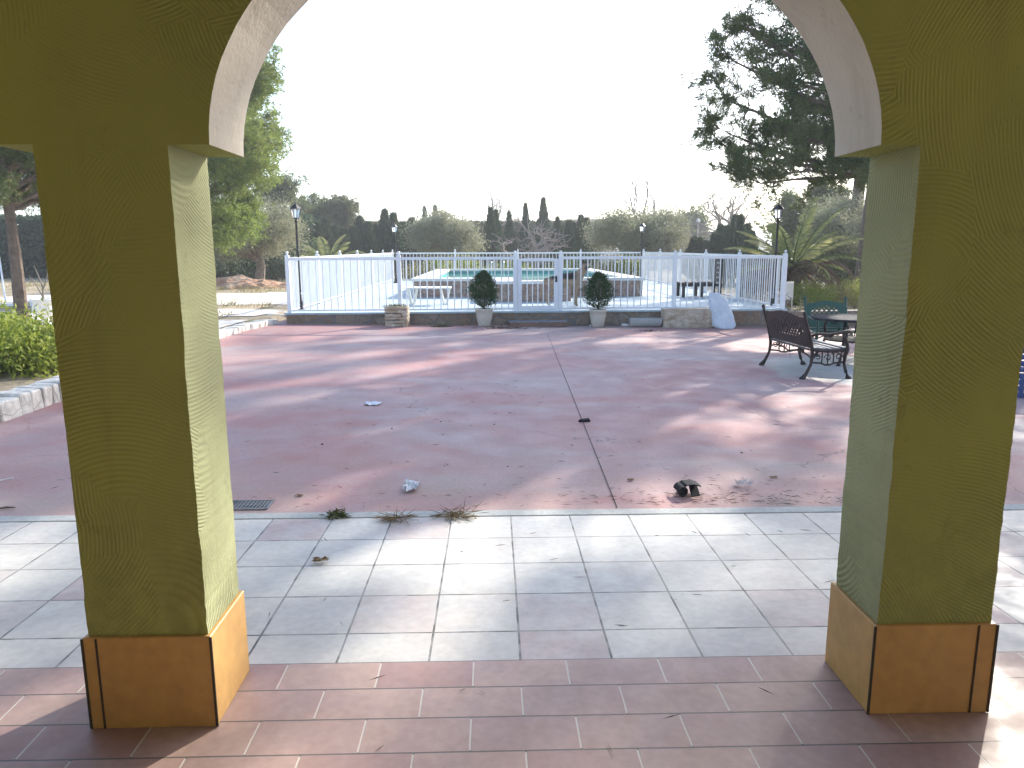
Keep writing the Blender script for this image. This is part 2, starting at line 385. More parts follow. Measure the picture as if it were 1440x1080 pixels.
def bend(a, b, sag, n=5, jit=.0):
    a, b = Vector(a), Vector(b); o = []
    for i in range(n+1):
        t = i/n; p = a.lerp(b, t); p.z += sag*math.sin(math.pi*t)
        if 0 < i < n: p += Vector((random.uniform(-jit, jit), random.uniform(-jit, jit), random.uniform(-jit, jit)))
        o.append(p)
    return o

def make_tree(name, label, cat, base, trunk, tr, blobs, leaf, wood, kind='pine', nsub=9, ntuft=9, nleaf=12, L=.12, W=.014, group=None, limb=.05, fill=1.0, sub=(.55, 1.0), drop=0):
    """trunk: list of points relative to base; blobs: (x,y,z,rx,ry,rz) relative to base"""
    root = empty(name, base, label=label, cat=cat, group=group)
    w = MB(); trunk = [Vector(t) for t in trunk]
    w.tube(trunk, [tr*(1-.7*i/(len(trunk)-1)) for i in range(len(trunk))], 9)
    cs = []; ds = []; tn = []
    for (bx, by, bz, rx, ry, rz) in blobs:
        c = Vector((bx, by, bz))
        # limb leaves the trunk somewhat below the clump
        tz = max(trunk[0].z + .35*(trunk[-1].z-trunk[0].z), min(trunk[-1].z, bz - .35*math.hypot(bx, by)))
        st = trunk[-1]
        for i in range(len(trunk)-1):
            if trunk[i].z <= tz <= trunk[i+1].z:
                st = trunk[i].lerp(trunk[i+1], (tz-trunk[i].z)/max(1e-6, trunk[i+1].z-trunk[i].z))
        pth = bend(st, c, .06*(c-st).length, 5, .03*(c-st).length)
        w.tube(pth, [limb*(1-.75*i/5) for i in range(6)], 5)
        bt = random.random()
        for s_ in range(nsub):
            v = Vector(rng.normal(size=3)).normalized(); rr = random.uniform(*sub)
            e = c + Vector((v.x*rx, v.y*ry, v.z*rz))*rr
            s0 = pth[random.choice((3, 4, 5))]
            p2 = bend(s0, e, random.uniform(-.05, .1), 3, .04)
            w.tube(p2, [limb*.25, limb*.2, limb*.14, limb*.08], 3, False)
            dirv = (e-c).normalized()
            for q in range(ntuft):
                t = random.uniform(.35, 1.05); p = s0.lerp(e, t)
                sp = .22*(rx+ry+rz)/3*fill
                p = p + Vector(rng.normal(size=3))*sp
                cs.append(p); ds.append(dirv + Vector((0, 0, .35-drop))); tn.append(bt*.5 + random.random()*.5)
    cs = np.array(cs); ds = np.array(ds); tn = np.array(tn); n = len(cs)
    P = np.repeat(cs, nleaf, 0); Dd = np.repeat(ds, nleaf, 0); T = np.repeat(tn, nleaf)
    if kind == 'pine':
        Dd = Dd*.5 + rng.normal(size=P.shape)*.75; P = P + rng.normal(size=P.shape)*L*.18
    else:
        Dd = rng.normal(size=P.shape) + np.array([0, 0, .3]); P = P + rng.normal(size=P.shape)*L*1.6
    T = T + rng.normal(size=len(T))*.12
    w.build('trunk', wood, root)
    leaves('crown', leaf, root, P, Dd, L*rng.uniform(.7, 1.2, len(P)), W, T)
    return root
def rand_blobs(c, r, n, br, hollow=.45, flat=.8, seed=0, noi=.5):
    g = random.Random(seed); o = []
    while len(o) < n:
        v = Vector((g.gauss(0, 1), g.gauss(0, 1), g.gauss(0, 1))).normalized()*(g.random()**.4)
        if v.length < hollow and g.random() < .7: continue
        k = g.uniform(.7, 1.25)*br
        o.append((c[0]+v.x*r[0], c[1]+v.y*r[1], c[2]+v.z*r[2], k, k, k*flat))
    return o

# ------------------------------------------------------------ light
SUN_AZ, SUN_EL = R(38), R(27)
w = bpy.data.worlds.new("World"); S.world = w; w.use_nodes = True
nt = w.node_tree; bg = nt.nodes['Background']; sky = nt.nodes.new('ShaderNodeTexSky'); sky.sky_type = 'NISHITA'
sky.sun_disc = False; sky.sun_elevation = SUN_EL; sky.sun_rotation = SUN_AZ; sky.air_density = 1.0; sky.dust_density = 1.0; sky.ozone_density = .8; sky.air_density = .8
nt.links.new(sky.outputs[0], bg.inputs[0]); bg.inputs[1].default_value = .15
sd = Vector((math.sin(SUN_AZ)*math.cos(SUN_EL), math.cos(SUN_AZ)*math.cos(SUN_EL), math.sin(SUN_EL)))
sl = bpy.data.lights.new('sun', 'SUN'); sl.energy = 3.3; sl.angle = R(.7); sl.color = (1, .93, .82)
so = bpy.data.objects.new('sun', sl); C.objects.link(so); so.rotation_euler = sd.to_track_quat('Z', 'Y').to_euler()
vs = S.view_settings; vs.view_transform = 'Standard'; vs.look = 'None'; vs.gamma = 1; vs.use_curve_mapping = False; vs.exposure = 1.72

# ------------------------------------------------------------ ground and floors
def frange(a, b, n): return [a+(b-a)*i/n for i in range(n+1)]
struct(sheet('ground', M['ground'], lambda x, y: -.13 if abs(x) < 40 and y < 60 else -.13, [-900, -60, -20, 0, 20, 60, 900], [-300, -20, 0, 20, 60, 200, 1500]))
KX = [(3.9, -4.34), (6.5, -4.30), (7.4, -4.27), (9.6, -4.36), (12.0, -4.46), (13.4, -4.40), (14.55, -4.14), (15.4, -4.1)]
def kx(y):
    for (y0, x0), (y1, x1) in zip(KX[:-1], KX[1:]):
        if y <= y1: return x0+(x1-x0)*(max(y, y0)-y0)/(y1-y0)
    return KX[-1][1]
def earth(x, y):                   # the earth round the patio
    z = gz(x, y) - .05
    if y < 15.6:
        t = min(1, max(0, (kx(y)-.12-x)/.12)); z += .14*t
    elif x < -4.4: z += .10*min(1, (-4.4-x)/.3)
    if x < -7 or x > 7.5 or y > 31: z += .05*mnoise.noise(Vector((x*.5, y*.5, 0)))
    return z - (0 if y < 30 else (y-30)*.004)
struct(sheet('garden_earth', M['ground'], earth, frange(-26, 26, 260), frange(4.14, 56, 200)))
TE, PE = 4.045, 2.4995         # terrace edge, porch edge
ys_ = [4.14, 4.6] + frange(5, 15.3, 30); mb = MB(); nxp = 26
mb.add([(kx(y)-.15+(8.4-kx(y)+.15)*i/nxp, y, gz(kx(y)-.15+(8.55-kx(y))*i/nxp, y)) for y in ys_ for i in range(nxp+1)],
       [(j*(nxp+1)+i, j*(nxp+1)+i+1, (j+1)*(nxp+1)+i+1, (j+1)*(nxp+1)+i) for j in range(len(ys_)-1) for i in range(nxp)])
struct(mb.build('patio', M['patio']))
mb = MB(); mb.box((0, 4.0925, -.05), (26, .095, .116)); o = mb.build('cement_edging', M['cement']); struct(o); bevel(o, .006)
struct(sheet('terrace_floor', M['terracetile'], lambda x, y: .004+.017*(TE-y)*.9, [-13, 0, 13], [PE, TE+.0]))
struct(sheet('porch_floor', M['porchtile'], lambda x, y: .028, [-13, 0, 13], [-3.4, PE]))
mb = MB(); mb.box((0, PE+.0015, -.03), (26, .003, .115)); struct(mb.build('floor_joint', M['grout']))
# expansion joint cut across the patio
a, b_ = G(868, 715), G(770, 470)
mb = MB(); n = 14
for i in range(n):
    p = a.lerp(b_, i/n); q = a.lerp(b_, (i+1)/n)
    mb.add([(p.x-.003, p.y, gz(p.x, p.y)+.004), (p.x+.003, p.y, gz(p.x, p.y)+.004), (q.x+.003, q.y, gz(q.x, q.y)+.004), (q.x-.003, q.y, gz(q.x, q.y)+.004)], [(0, 1, 2, 3)])
struct(mb.build('patio_joint', M['grout']))

# ------------------------------------------------------------ porch
porch = empty('porch', (0.158, 2.3, 0), label='olive green plastered porch with arches on square pillars and orange tiled feet', cat='porch')
def lo(x, y, z=0): return (x-.158, y-2.3, z)
FY, BY, TOPZ = 2.155, 2.445, 2.95
CX, HP, HW, SPR, AH, AB = .158, 1.0435, .18, 1.78, .93, .70
mb = MB(); sf = None
def wob(a, b): return .004*mnoise.noise(Vector((a*9, b*9, 3.1)))+.0025*mnoise.noise(Vector((a*31, b*31, 8.1)))
for bay in range(-2, 3):
    cx = CX + bay*2.447
    # pillar on the right side of this bay
    if bay < 2 or True:
        px = cx + HP + HW
        zs = frange(.02, SPR, 90)
        ring = lambda z: [(px-HW+wob(px, z), FY), (px+HW+wob(px+5, z), FY), (px+HW+wob(px+9, z), BY), (px-HW+wob(px+3, z), BY)]
        vs_ = [lo(x, y, z) for z in zs for x, y in ring(z)]
        mb.add(vs_, [(i*4+j, i*4+(j+1) % 4, (i+1)*4+(j+1) % 4, (i+1)*4+j) for i in range(90) for j in (0, 2)])
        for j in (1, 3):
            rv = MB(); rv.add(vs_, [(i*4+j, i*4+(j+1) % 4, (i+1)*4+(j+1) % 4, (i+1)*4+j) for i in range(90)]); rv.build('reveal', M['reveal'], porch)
    # wall above, with the arch cut out
    xs = [-HP] + [-AH*math.cos(math.pi*i/48) for i in range(49)] + [HP]
    pr = []
    for i, x in enumerate(xs):
        z = SPR + (0 if i in (0, len(xs)-1) else AB*math.sqrt(max(0, 1-(x/AH)**2)))
        if 1 < i < len(xs)-2: z += wob(cx+x*2, z)*.8
        pr.append((cx+x, z))
    full = pr + [(cx+HP+2*HW, SPR)]
    for (x0, z0), (x1, z1) in zip(full[:-1], full[1:]):
        if x1-x0 < 1e-6: continue
        for yy, fl in ((FY, False), (BY, True)):
            q = [lo(x0, yy, z0), lo(x1, yy, z1), lo(x1, yy, TOPZ), lo(x0, yy, TOPZ)]
            mb.add(q, [(0, 1, 2, 3) if not fl else (3, 2, 1, 0)])
    # shoulders (undersides beside the arch)
    for (x0, z0), (x1, z1) in ((pr[0], pr[1]), (pr[-2], pr[-1])):
        mb.add([lo(x0, FY, z0), lo(x1, FY, z1), lo(x1, BY, z1), lo(x0, BY, z0)], [(0, 3, 2, 1)])
    arc = pr[1:-1]; sf = MB()
    for (x0, z0), (x1, z1) in zip(arc[:-1], arc[1:]):
        sf.add([lo(x0, FY+.001, z0), lo(x1, FY+.001, z1), lo(x1, BY, z1), lo(x0, BY, z0)], [(0, 3, 2, 1)])
    sf.build('arch_soffit', M['soffit'], porch)
mb.build('arcade_wall', M['plaster'], porch)
for k in range(-3, 3):
    px = CX + k*2.447 + HP + HW
    h = .305; t = .014
    pb = MB(); pb.box(lo(px, (FY+BY)/2, .028+h/2), (2*HW+2*t, BY-FY+2*t, h))
    po = bevel(pb.build('plinth', M['plinth'], porch), .003, 1)
    for gx, gw in ((px-HW+.028 if k < 0 else px+HW-.045, .006), (px-HW-t, .008), (px+HW+t, .008)):
        gb = MB(); gb.box(lo(gx, FY-t-.0005, .028+h/2), (gw, .004, h-.004)); gb.build('joint', M['grout'], po)
cb = MB(); cb.box(lo(CX, -.48, 2.83), (13, 5.27, .08)); cb.build('ceiling', M['ceiling'], porch)
cb = MB(); cb.box(lo(CX, -3.2, 1.4), (13, .2, 2.76)); cb.build('back_wall', M['ceiling'], porch)
cb = MB(); cb.box(lo(-4.1, -.52, 1.4), (.2, 5.14, 2.76)); cb.build('side_wall', M['plaster'], porch)
cb = MB(); cb.box(lo(CX, 2.3, 3.05), (13.4, .7, .14), tilt=Matrix.Rotation(R(12), 3, 'X')); cb.build('roof_edge', M['rooftile'], porch)

# ------------------------------------------------------------ pool deck and fences
DZ = .27
FL, FR = G(408, 440, DZ), G(1100, 434, DZ)
BL, BR = G(553, 394.5, DZ), G(904, 393.5, DZ)
def deckquad(z0, z1, ex):
    P = [FL+Vector((-ex, -ex, 0)), FR+Vector((ex, -ex, 0)), BR+Vector((ex, ex, 0)), BL+Vector((-ex, ex, 0))]
    mb = MB(); mb.add([(p.x, p.y, z0) for p in P] + [(p.x, p.y, z1) for p in P], [(0, 3, 2, 1), (4, 5, 6, 7), (0, 1, 5, 4), (1, 2, 6, 5), (2, 3, 7, 6), (3, 0, 4, 7)]); return mb
struct(deckquad(-.2, DZ-.035, .06).build('pool_terrace_base', M['wallstone']))
o = deckquad(DZ-.035, DZ, .09).build('pool_deck', M['deck']); struct(o); bevel(o, .008)
# stone facing continues to the right of the deck as a low wall
mb = MB(); e = G(1100, 459); q0 = Vector((FR.x+.07, FR.y-.05, 0)); q1 = Vector((9.5, 15.5, 0))
d_ = (q1-q0); an = math.atan2(d_.y, d_.x); c_ = (q0+q1)/2
mb.box((c_.x, c_.y+.12, .0), (d_.length, .22, .42), an)
tag(bevel(mb.build('low_stone_wall', M['wallstone']), .015), 'low crazy stone retaining wall right of the pool fence, behind the green chair', 'wall')

RZ = 1.30
def fence_run(label, pts, spacing=.134, group=None, z0=DZ, post=.075, cat='fence', name='pool_fence', first=True, last=True, br=.011):
    root = empty(name, pts[0], label=label, cat=cat, group=group)
    B = Vector(pts[0])
    for i, p in enumerate(pts):
        if (i == 0 and not first) or (i == len(pts)-1 and not last): continue
        mb = MB(); q = Vector(p)-B
        mb.box((q.x, q.y, (1.37-z0)/2), (post, post, 1.37-z0))
        mb.lathe([(.02, 0), (.022, .012), (.012, .018), (.028, .035), (.03, .048), (.02, .066), (.004, .072)], (q.x, q.y, 1.37-z0), 8)
        mb.build('post', M['white'], root)
    for p, q in zip(pts[:-1], pts[1:]):
        p, q = Vector(p)-B, Vector(q)-B; d = q-p; an = math.atan2(d.y, d.x); c = (p+q)/2; Ln = d.length-post
        for zz, hh in ((RZ-z0, .055), (.045, .03)):
            mb = MB(); mb.box((c.x, c.y, zz), (Ln, .035, hh), an); mb.build('rail', M['white'], root)
        mb = MB(); n = max(1, round(d.length/spacing))
        for i in range(1, n):
            t = p.lerp(q, i/n); mb.tube([(t.x, t.y, .05), (t.x, t.y, RZ-z0-.02)], br, 6, False)
        mb.build('bars', M['white'], root)
    return root
def on(a, b, t): v = a.lerp(b, t); v.z = DZ; return v
def front(px): # point on the front edge line under this photo column
    d = ray(px, 436); d.z = 0; e = FR-FL
    # solve EYE + s d = FL + t e
    det = d.x*(-e.y) + e.x*d.y
    s = (FL.x*(-e.y) + e.x*FL.y)/det; v = Vector((s*d.x, s*d.y, DZ)); return v
g0, g1 = front(724.5), front(788)
fence_run('white railing run left of the pool gate, along the front of the deck', [on(FL, FR, 0), front(563), g0])
fence_run('white railing run right of the pool gate, behind the sack and stone troughs', [g1, front(947), on(FL, FR, 1)])
fence_run('white railing along the left side of the pool deck, glaring in full sun', [on(FL, BL, i/6) for i in range(7)], spacing=.10, br=.014, first=False, last=False)  # flare glare put into the shape: bars thicker and closer set
fence_run('white railing along the right side of the pool deck', [on(FR, BR, i/5) for i in range(6)], first=False, last=False)
fence_run('white railing at the far end of the pool deck, before the yellow bushes', [on(BL, BR, i/4) for i in range(5)])
# gate
gd = g1-g0; ga = math.atan2(gd.y, gd.x); gl = gd.length
gate = empty('pool_gate', g0, ga, label='closed white metal gate with wide stiles in the pool railing', cat='gate')
mb = MB()
for x in (.085, gl-.085): mb.box((x, 0, .515), (.09, .045, 1.0))
mb.box((gl/2, 0, .995), (gl-.26, .042, .06)); mb.box((gl/2, 0, .06), (gl-.26, .042, .08)); bevel(mb.build('gate_frame', M['white'], gate), .006)
mb = MB()
for i in range(1, 6): mb.tube([(.13+(gl-.26)*i/6, 0, .1), (.13+(gl-.26)*i/6, 0, .97)], .0095, 6, False)
mb.build('bars', M['white'], gate)
mb = MB(); mb.box((gl-.09, -.026, .62), (.04, .012, .12)); mb.tube([(gl-.09, -.03, .65), (gl-.09, -.07, .65), (gl-.16, -.07, .65)], .009, 6); mb.build('handle', M['black'], gate)

# pool
pz = DZ
PF, PB = 19.2, 27.9
PL0, PR0 = G(580, 419, pz).x, G(908, 418, pz).x
PL1, PR1 = AT(617, 384, 27.9).x, AT(829, 384, 27.9).x
pool = empty('raised_pool', ((PL0+PR0)/2, (PF+PB)/2, pz), label='raised rectangular swimming pool with white coping and stone mosaic sides', cat='swimming pool')
pc = Vector(pool.location)
def L(x, y, z): return (x-pc.x, y-pc.y, z-pc.z)
H = .40
out = [(PL0, PF), (AT(698, 400, PF).x, PF), (AT(698, 400, PF).x, PF-1.7), (AT(803, 400, PF-1.7).x, PF-1.7), (AT(803, 400, PF-1.7).x, PF), (PR0, PF), (PR1, PB), (PL1, PB)]
def inset(d):
    o = []; n = len(out)
    for i in range(n):
        a, b, c = Vector(out[i-1]), Vector(out[i]), Vector(out[(i+1) % n])
        e1, e2 = (b-a).normalized(), (c-b).normalized()
        n1, n2 = Vector((-e1.y, e1.x)), Vector((-e2.y, e2.x))
        k = (n1+n2); k = k/(1+n1.dot(n2)); o.append(b+k*d)
    return o
def band(pa, za, pb, zb):
    n = len(pa); mb = MB()
    mb.add([L(p[0], p[1], za) for p in pa]+[L(p[0], p[1], zb) for p in pb], [(i, (i+1) % n, n+(i+1) % n, n+i) for i in range(n)]); return mb
band(out, pz, out, pz+H).build('side_wall', M['pooltile'], pool)
cp = MB(); o1, o2 = inset(-.05), inset(.42)
for mbx in (band(o1, pz+H, o1, pz+H+.07), band(o1, pz+H+.07, o2, pz+H+.07), band(o2, pz+H+.07, o2, pz+H), band(o2, pz+H, o1, pz+H)): cp.add(mbx.v, mbx.f)
cp.build('coping', M['coping'], pool)
o3 = inset(.40)
band(o3, pz+H-.005, o3, pz-.15).build('lining', M['poolin'], pool)
mb = MB(); n = len(o3); mb.add([L(p[0], p[1], pz+H-.10) for p in o3], [tuple(range(n))]); mb.build('water', M['water'], pool)
for sx_ in (-.22, .22):
    mb = MB(); x0 = AT(700, 390, PB).x+sx_
    mb.tube([L(x0, PB-.7, pz+.2), L(x0, PB-.55, pz+H+.3), L(x0, PB-.35, pz+H+.34), L(x0, PB-.2, pz+H+.07)], .02, 6)
    mb.build('ladder_rail', M['white'], pool)

# ------------------------------------------------------------ lamps
def make_lamp(loc, label, m):
    r = empty('garden_lamp', loc, label=label, cat='lamp post', group='lamp posts at the corners of the pool deck')
    mb = MB(); mb.lathe([(.085, 0), (.085, .03), (.06, .05), (.05, .12), (.062, .14), (.04, .18), (.03, .3), (.027, .34)], n=12); mb.build('base', m, r, True)
    mb = MB(); mb.lathe([(.027, .33), (.024, 1.1), (.034, 1.12), (.024, 1.15), (.021, 1.7), (.035, 1.72), (.02, 1.76)], n=10); mb.build('pole', m, r, True)
    mb = MB(); z = 1.76
    mb.lathe([(.02, 0), (.05, .02), (.062, .03)], (0, 0, z), 6)
    for i in range(6):
        a = i*math.pi/3; mb.tube([(.06*math.cos(a), .06*math.sin(a), z+.03), (.09*math.cos(a), .09*math.sin(a), z+.2)], .006, 4)
    fr = mb.build('lantern', m, r)
    mb = MB(); mb.lathe([(.057, .03), (.086, .198)], (0, 0, z), 6); mb.build('glass', M['glass'], fr)
    mb = MB(); mb.lathe([(.115, .2), (.112, .212), (.055, .27), (.03, .29), (.012, .3), (.016, .32), (.003, .345)], (0, 0, z), 6); mb.build('cap', m, fr)
    return r
def lamp(px, py, label, m, h):
    p = G(px, py, DZ); o = make_lamp(p, label, m); o.scale = (1.05, 1.05, h/2.105); return o
l1 = lamp(423, 435.5, 'dark lamp post inside the front left corner of the pool railing', M['black'], 2.15)
l2 = lamp(1087, 431, 'black lamp post inside the front right corner of the pool railing', M['black'], 2.13)
l3 = lamp(557, 398, 'lamp post with pale lantern at the far left corner of the deck', M['black'], 2.1)
l4 = lamp(901, 397, 'thin lamp post at the far right corner of the pool deck', M['black'], 2.1)

# ------------------------------------------------------------ potted shrubs
def wallp(px, off):
    q = front(px); y = q.y-.10-off; d = ray(px, 455); x = d.x/d.y*y; return Vector((x, y, gz(x, y)))
def make_pot(px, py, label, seed, w, h):
    random.seed(seed); p = wallp(px, .2); r = empty('potted_conifer', p, label=label, cat='potted plant', group='potted conifers either side of the pool gate')
    mb = MB(); pr = [(.10, 0), (.115, .02), (.15, .2), (.165, .3), (.178, .31), (.178, .345), (.155, .345), (.15, .31)]
    n = 32; vs_ = []; fs_ = []
    for rr, z in pr:
        for j in range(n):
            a = 2*math.pi*j/n; q = rr*(1+(.025 if (j % 2 and .01 < z < .3) else 0)); vs_.append((q*math.cos(a), q*math.sin(a), z))
    for i in range(len(pr)-1):
        for j in range(n): k = (j+1) % n; fs_.append((i*n+j, i*n+k, (i+1)*n+k, (i+1)*n+j))
    fs_.append(tuple(reversed(range(n)))); mb.add(vs_, fs_); po = mb.build('pot', M['terrac'], r, True)
    mb = MB(); mb.lathe([(.15, 0), (.0, .004)], (0, 0, .31), 16); mb.build('soil', M['soil'], po)
    mb = MB(); mb.tube([(0, 0, .3), (.01, 0, .45), (0, .01, .8)], [.018, .015, .006], 6)
    for i in range(26):
        a = random.uniform(0, 6.28); z = random.uniform(.36, .7); e = (random.uniform(.08, .17)*math.cos(a), random.uniform(.08, .17)*math.sin(a), z+.18)
        mb.tube([(0, 0, z-.06), (e[0]*.6, e[1]*.6, z+.03), e], [.006, .004, .002], 4, False)
    mb.build('trunk', M['bark'], r)
    n = 4600; t = rng.random(n); a = rng.random(n)*6.283; a_ = np.round(a*1.8)/1.8*.5 + a*.5
    prof = np.sin(np.pi*np.clip(t, 0, 1)**.72)**.62
    prof = prof*(1+.20*np.sin(5*a_+9*t+seed)+.16*np.sin(11*a_-19*t)+.14*np.sin(3*a+31*t))
    rr = w*prof*rng.uniform(.5, 1.0, n)*(1+(.14 if seed == 3 else -.05)*np.cos(a+1.0+3*t))
    P = np.stack([rr*np.cos(a), rr*np.sin(a), .37+h*t+rng.normal(size=n)*.015], 1)
    keep = (t > .22) | (rng.random(n) < .45); P = P[keep]; a = a[keep]
    D = np.stack([np.cos(a)*.7, np.sin(a)*.7, np.full(len(P), .8)], 1) + rng.normal(size=P.shape)*.45
    leaves('foliage', M['boxleaf'], r, P, D, rng.uniform(.035, .07, len(P)), .016, rng.random(len(P))*.7+.15*np.sin(a*3))
    return r
make_pot(681, 456.5, 'egg shaped conifer in a ribbed cream pot, left of the pool gate', 3, .25, .66)
make_pot(840.5, 457.5, 'wider rounded conifer in a ribbed cream pot, right of the pool gate', 5, .265, .66)

# ------------------------------------------------------------ stone troughs, sack, step
def rocks(mb, x0, x1, y0, y1, z0, z1, rows, wlo, whi, jit, proud=.02):
    rh = (z1-z0)/rows
    for r in range(rows):
        x = x0
        while x < x1-.02:
            w_ = min(random.uniform(wlo, whi), x1-x)
            mb.box((x+w_/2, (y0+y1)/2+random.uniform(-proud, proud), z0+rh*(r+.5)), (w_-.006, y1-y0, rh-.006), jit=jit); x += w_
random.seed(11)
p = wallp(559, .21); t = empty('stone_planter', p, label='square planter of stacked split stone left of the pool gate', cat='planter')
mb = MB(); rocks(mb, -.215, .215, -.2, -.1, 0, .38, 6, .12, .3, .010); rocks(mb, -.215, .215, .1, .2, 0, .38, 6, .12, .3, .010)
for sx_ in (-.19, .19):
    for r_ in range(6): mb.box((sx_, 0, .38/6*(r_+.5)), (.06, .24, .057), jit=.008)
bevel(mb.build('wall', M['rock'], t), .008)
mb = MB(); mb.box((0, 0, .34), (.32, .22, .03)); mb.build('soil', M['soil'], t)
P = rng.normal(size=(160, 3))*np.array([.1, .06, .01])+np.array([0, 0, .36]); leaves('weed_tuft', M['weed'], t, P, rng.normal(size=P.shape)+np.array([0, 0, 1.5]), .07, .01, rng.random(160))

p = wallp(967, .16); t = empty('stone_trough', p, label='long rough limestone trough beside the white sack', cat='planter')
def rockface(w_, d_, h_, amp, seed):
    mb = MB(); nx, nz = 46, 20; vs_ = []; fs_ = []
    for j in range(nz+1):
        for i in range(nx+1):
            x = -w_/2+w_*i/nx; z = h_*j/nz
            q = mnoise.fractal(Vector((x*5+seed, z*11, seed)), .8, 2.2, 5)*amp + math.floor(2.5*mnoise.noise(Vector((x*4, z*9, seed+4))))*amp*.35
            ed = min(i, nx-i, j, nz-j)
            vs_.append((x, -d_/2-(q if ed > 0 else -.01), z))
    fs_ = [(j*(nx+1)+i, j*(nx+1)+i+1, (j+1)*(nx+1)+i+1, (j+1)*(nx+1)+i) for j in range(nz) for i in range(nx)]
    mb.add(vs_, fs_); mb.add([(-w_/2, -d_/2+.01, 0), (-w_/2, d_/2, 0), (-w_/2, d_/2, h_), (-w_/2, -d_/2+.01, h_), (w_/2, -d_/2+.01, 0), (w_/2, d_/2, 0), (w_/2, d_/2, h_), (w_/2, -d_/2+.01, h_)],
        [(0, 3, 2, 1), (4, 5, 6, 7), (1, 2, 6, 5), (3, 7, 6, 2)])
    return mb
rockface(1.02, .28, .37, .02, 3).build('body', M['rock'], t)
p = wallp(907, .15); t = empty('concrete_trough', p, .02, label='small grey half round concrete trough left of the limestone trough', cat='planter')
mb = MB(); n = 12
for k, (x0, x1) in enumerate(((-.30, .30),)):
    vs_ = []
    for x in (x0, x1):
        tp = 1 if x < 0 else 1
        for i in range(n+1):
            a = math.pi*(1+i/n); vs_.append((x*(1+.06*(-math.sin(a)*-1+1)), .12*math.cos(a), .17+.17*math.sin(a)))
        for i in range(n+1):
            a = math.pi*(2-i/n); vs_.append((x*.93, .095*math.cos(a), .17+.135*math.sin(a)))
    m_ = 2*(n+1); fs_ = [(i, (i+1) % m_, m_+(i+1) % m_, m_+i) for i in range(m_)]
    fs_ += [tuple(range(n+1)), tuple(m_+i for i in reversed(range(n+1)))]
    mb.add(vs_, fs_)
mb.build('basin', M['cement'], t)
mb = MB(); mb.box((0, 0, .12), (.5, .15, .02)); mb.build('soil', M['soil'], t)

# sack
p = wallp(1010, .30); t = empty('sack', p+Vector((.10, -.06, 0)), label='full white woven sack slumped against the deck wall', cat='sack')
mb = MB(); vs_ = []; fs_ = []; nu, nv = 36, 28
for j in range(nv+1):
    tt = j/nv; z = .68*tt
    half = .235*(1-.25*tt-.55*max(0, tt-.82)*3.2)*(min(1, .75+tt*3)); cx = .02-.20*tt**1.25+.0
    for i in range(nu):
        a = 2*math.pi*i/nu; ca, sa = math.cos(a), math.sin(a)
        x = cx+half*math.copysign(abs(ca)**.7, ca); y = .12*tt + .12*(1-.5*tt)*math.copysign(abs(sa)**.8, sa)
        n_ = mnoise.fractal(Vector((x*7, y*7, z*6)), .9, 2, 4)*.018
        vs_.append((x+n_*ca, y+n_*sa, z+.01*mnoise.noise(Vector((x*12, 0, 0)))))
for j in range(nv):
    for i in range(nu): k = (i+1) % nu; fs_.append((j*nu+i, j*nu+k, (j+1)*nu+k, (j+1)*nu+i))
fs_.append(tuple(nv*nu+i for i in range(nu))); fs_.append(tuple(reversed(range(nu))))
mb.add(vs_, fs_); mb.build('body', M['sack'], t, True)

# plank step before the gate
p = wallp(756, .15); t = empty('gate_step', p, .03, label='low step of a grey board on reddish brick below the gate', cat='step')
mb = MB(); mb.box((0, 0, .045), (1.1, .26, .085), jit=.003); mb.build('riser', M['wood'], t)
mb = MB(); mb.box((0, -.005, .10), (1.14, .29, .022), jit=.002); mb.build('tread', M['slat'], t)
def litter_rock(px, py, s, label, m=M['rock'], name='stone'):
    p = G(px, py); mb = MB(); vs_ = []
    bpts = []
    nu, nv = 10, 6
    for j in range(nv+1):
        ph = math.pi*j/nv
        for i in range(nu):
            a = 2*math.pi*i/nu; v = Vector((math.sin(ph)*math.cos(a)*s[0], math.sin(ph)*math.sin(a)*s[1], math.cos(ph)*s[2]+s[2]*.7))
            v *= 1+.25*mnoise.noise(v*9+Vector((px, py, 0))); vs_.append(v)
    fs_ = [(j*nu+i, (j+1)*nu+i, (j+1)*nu+(i+1) % nu, j*nu+(i+1) % nu) for j in range(nv) for i in range(nu)]
    mb.add(vs_, fs_); o = mb.build(name, m); o.location = p; tag(o, label, name.replace('_', ' ')); return o
litter_rock(879, 459, (.08, .05, .035), 'flat white stone left of the grey trough', M['coping'])
litter_rock(830, 459, (.025, .02, .02), 'tiny white pebble at the foot of the right conifer pot', M['coping'], 'pebble')

def straw_tuft(px, py, n, rx, ry, hz, label, m, name='dry_tuft', L_=.09, W_=.006):
    p = G(px, py) if py < 720 else G(px, py, .01)
    P = rng.normal(size=(n, 3))*np.array([rx, ry, hz*.3]); P[:, 2] = np.abs(P[:, 2])+.004
    D = rng.normal(size=(n, 3))*np.array([1.6, .7, .35])
    o = leaves(name, m, None, P, D, rng.uniform(.5, 1.3, n)*L_, W_, rng.random(n)); o.location = p
    return tag(o, label, name.replace('_', ' '))
straw_tuft(618, 459.5, 130, .12, .04, .05, 'olive coloured dead weeds on the patio by the deck wall', M['weed'], 'dead_weeds', .14, .01)
straw_tuft(709, 462, 150, .22, .04, .03, 'dark strip of leaf litter on the patio before the gate', M['needles'], 'leaf_litter', .12, .012)
straw_tuft(912, 466, 60, .12, .02, .02, 'dark dead leaves on the patio before the grey trough', M['needles'], 'dead_leaves', .1, .012)
straw_tuft(474, 726, 150, .018, .010, .03, 'small green grey weed growing at the cement edging', M['weed'], 'weed', .05, .008)
straw_tuft(554, 731, 170, .045, .014, .02, 'flat clump of straw on the terrace, left of the larger clump', M['straw'], 'straw_clump', .09, .004)
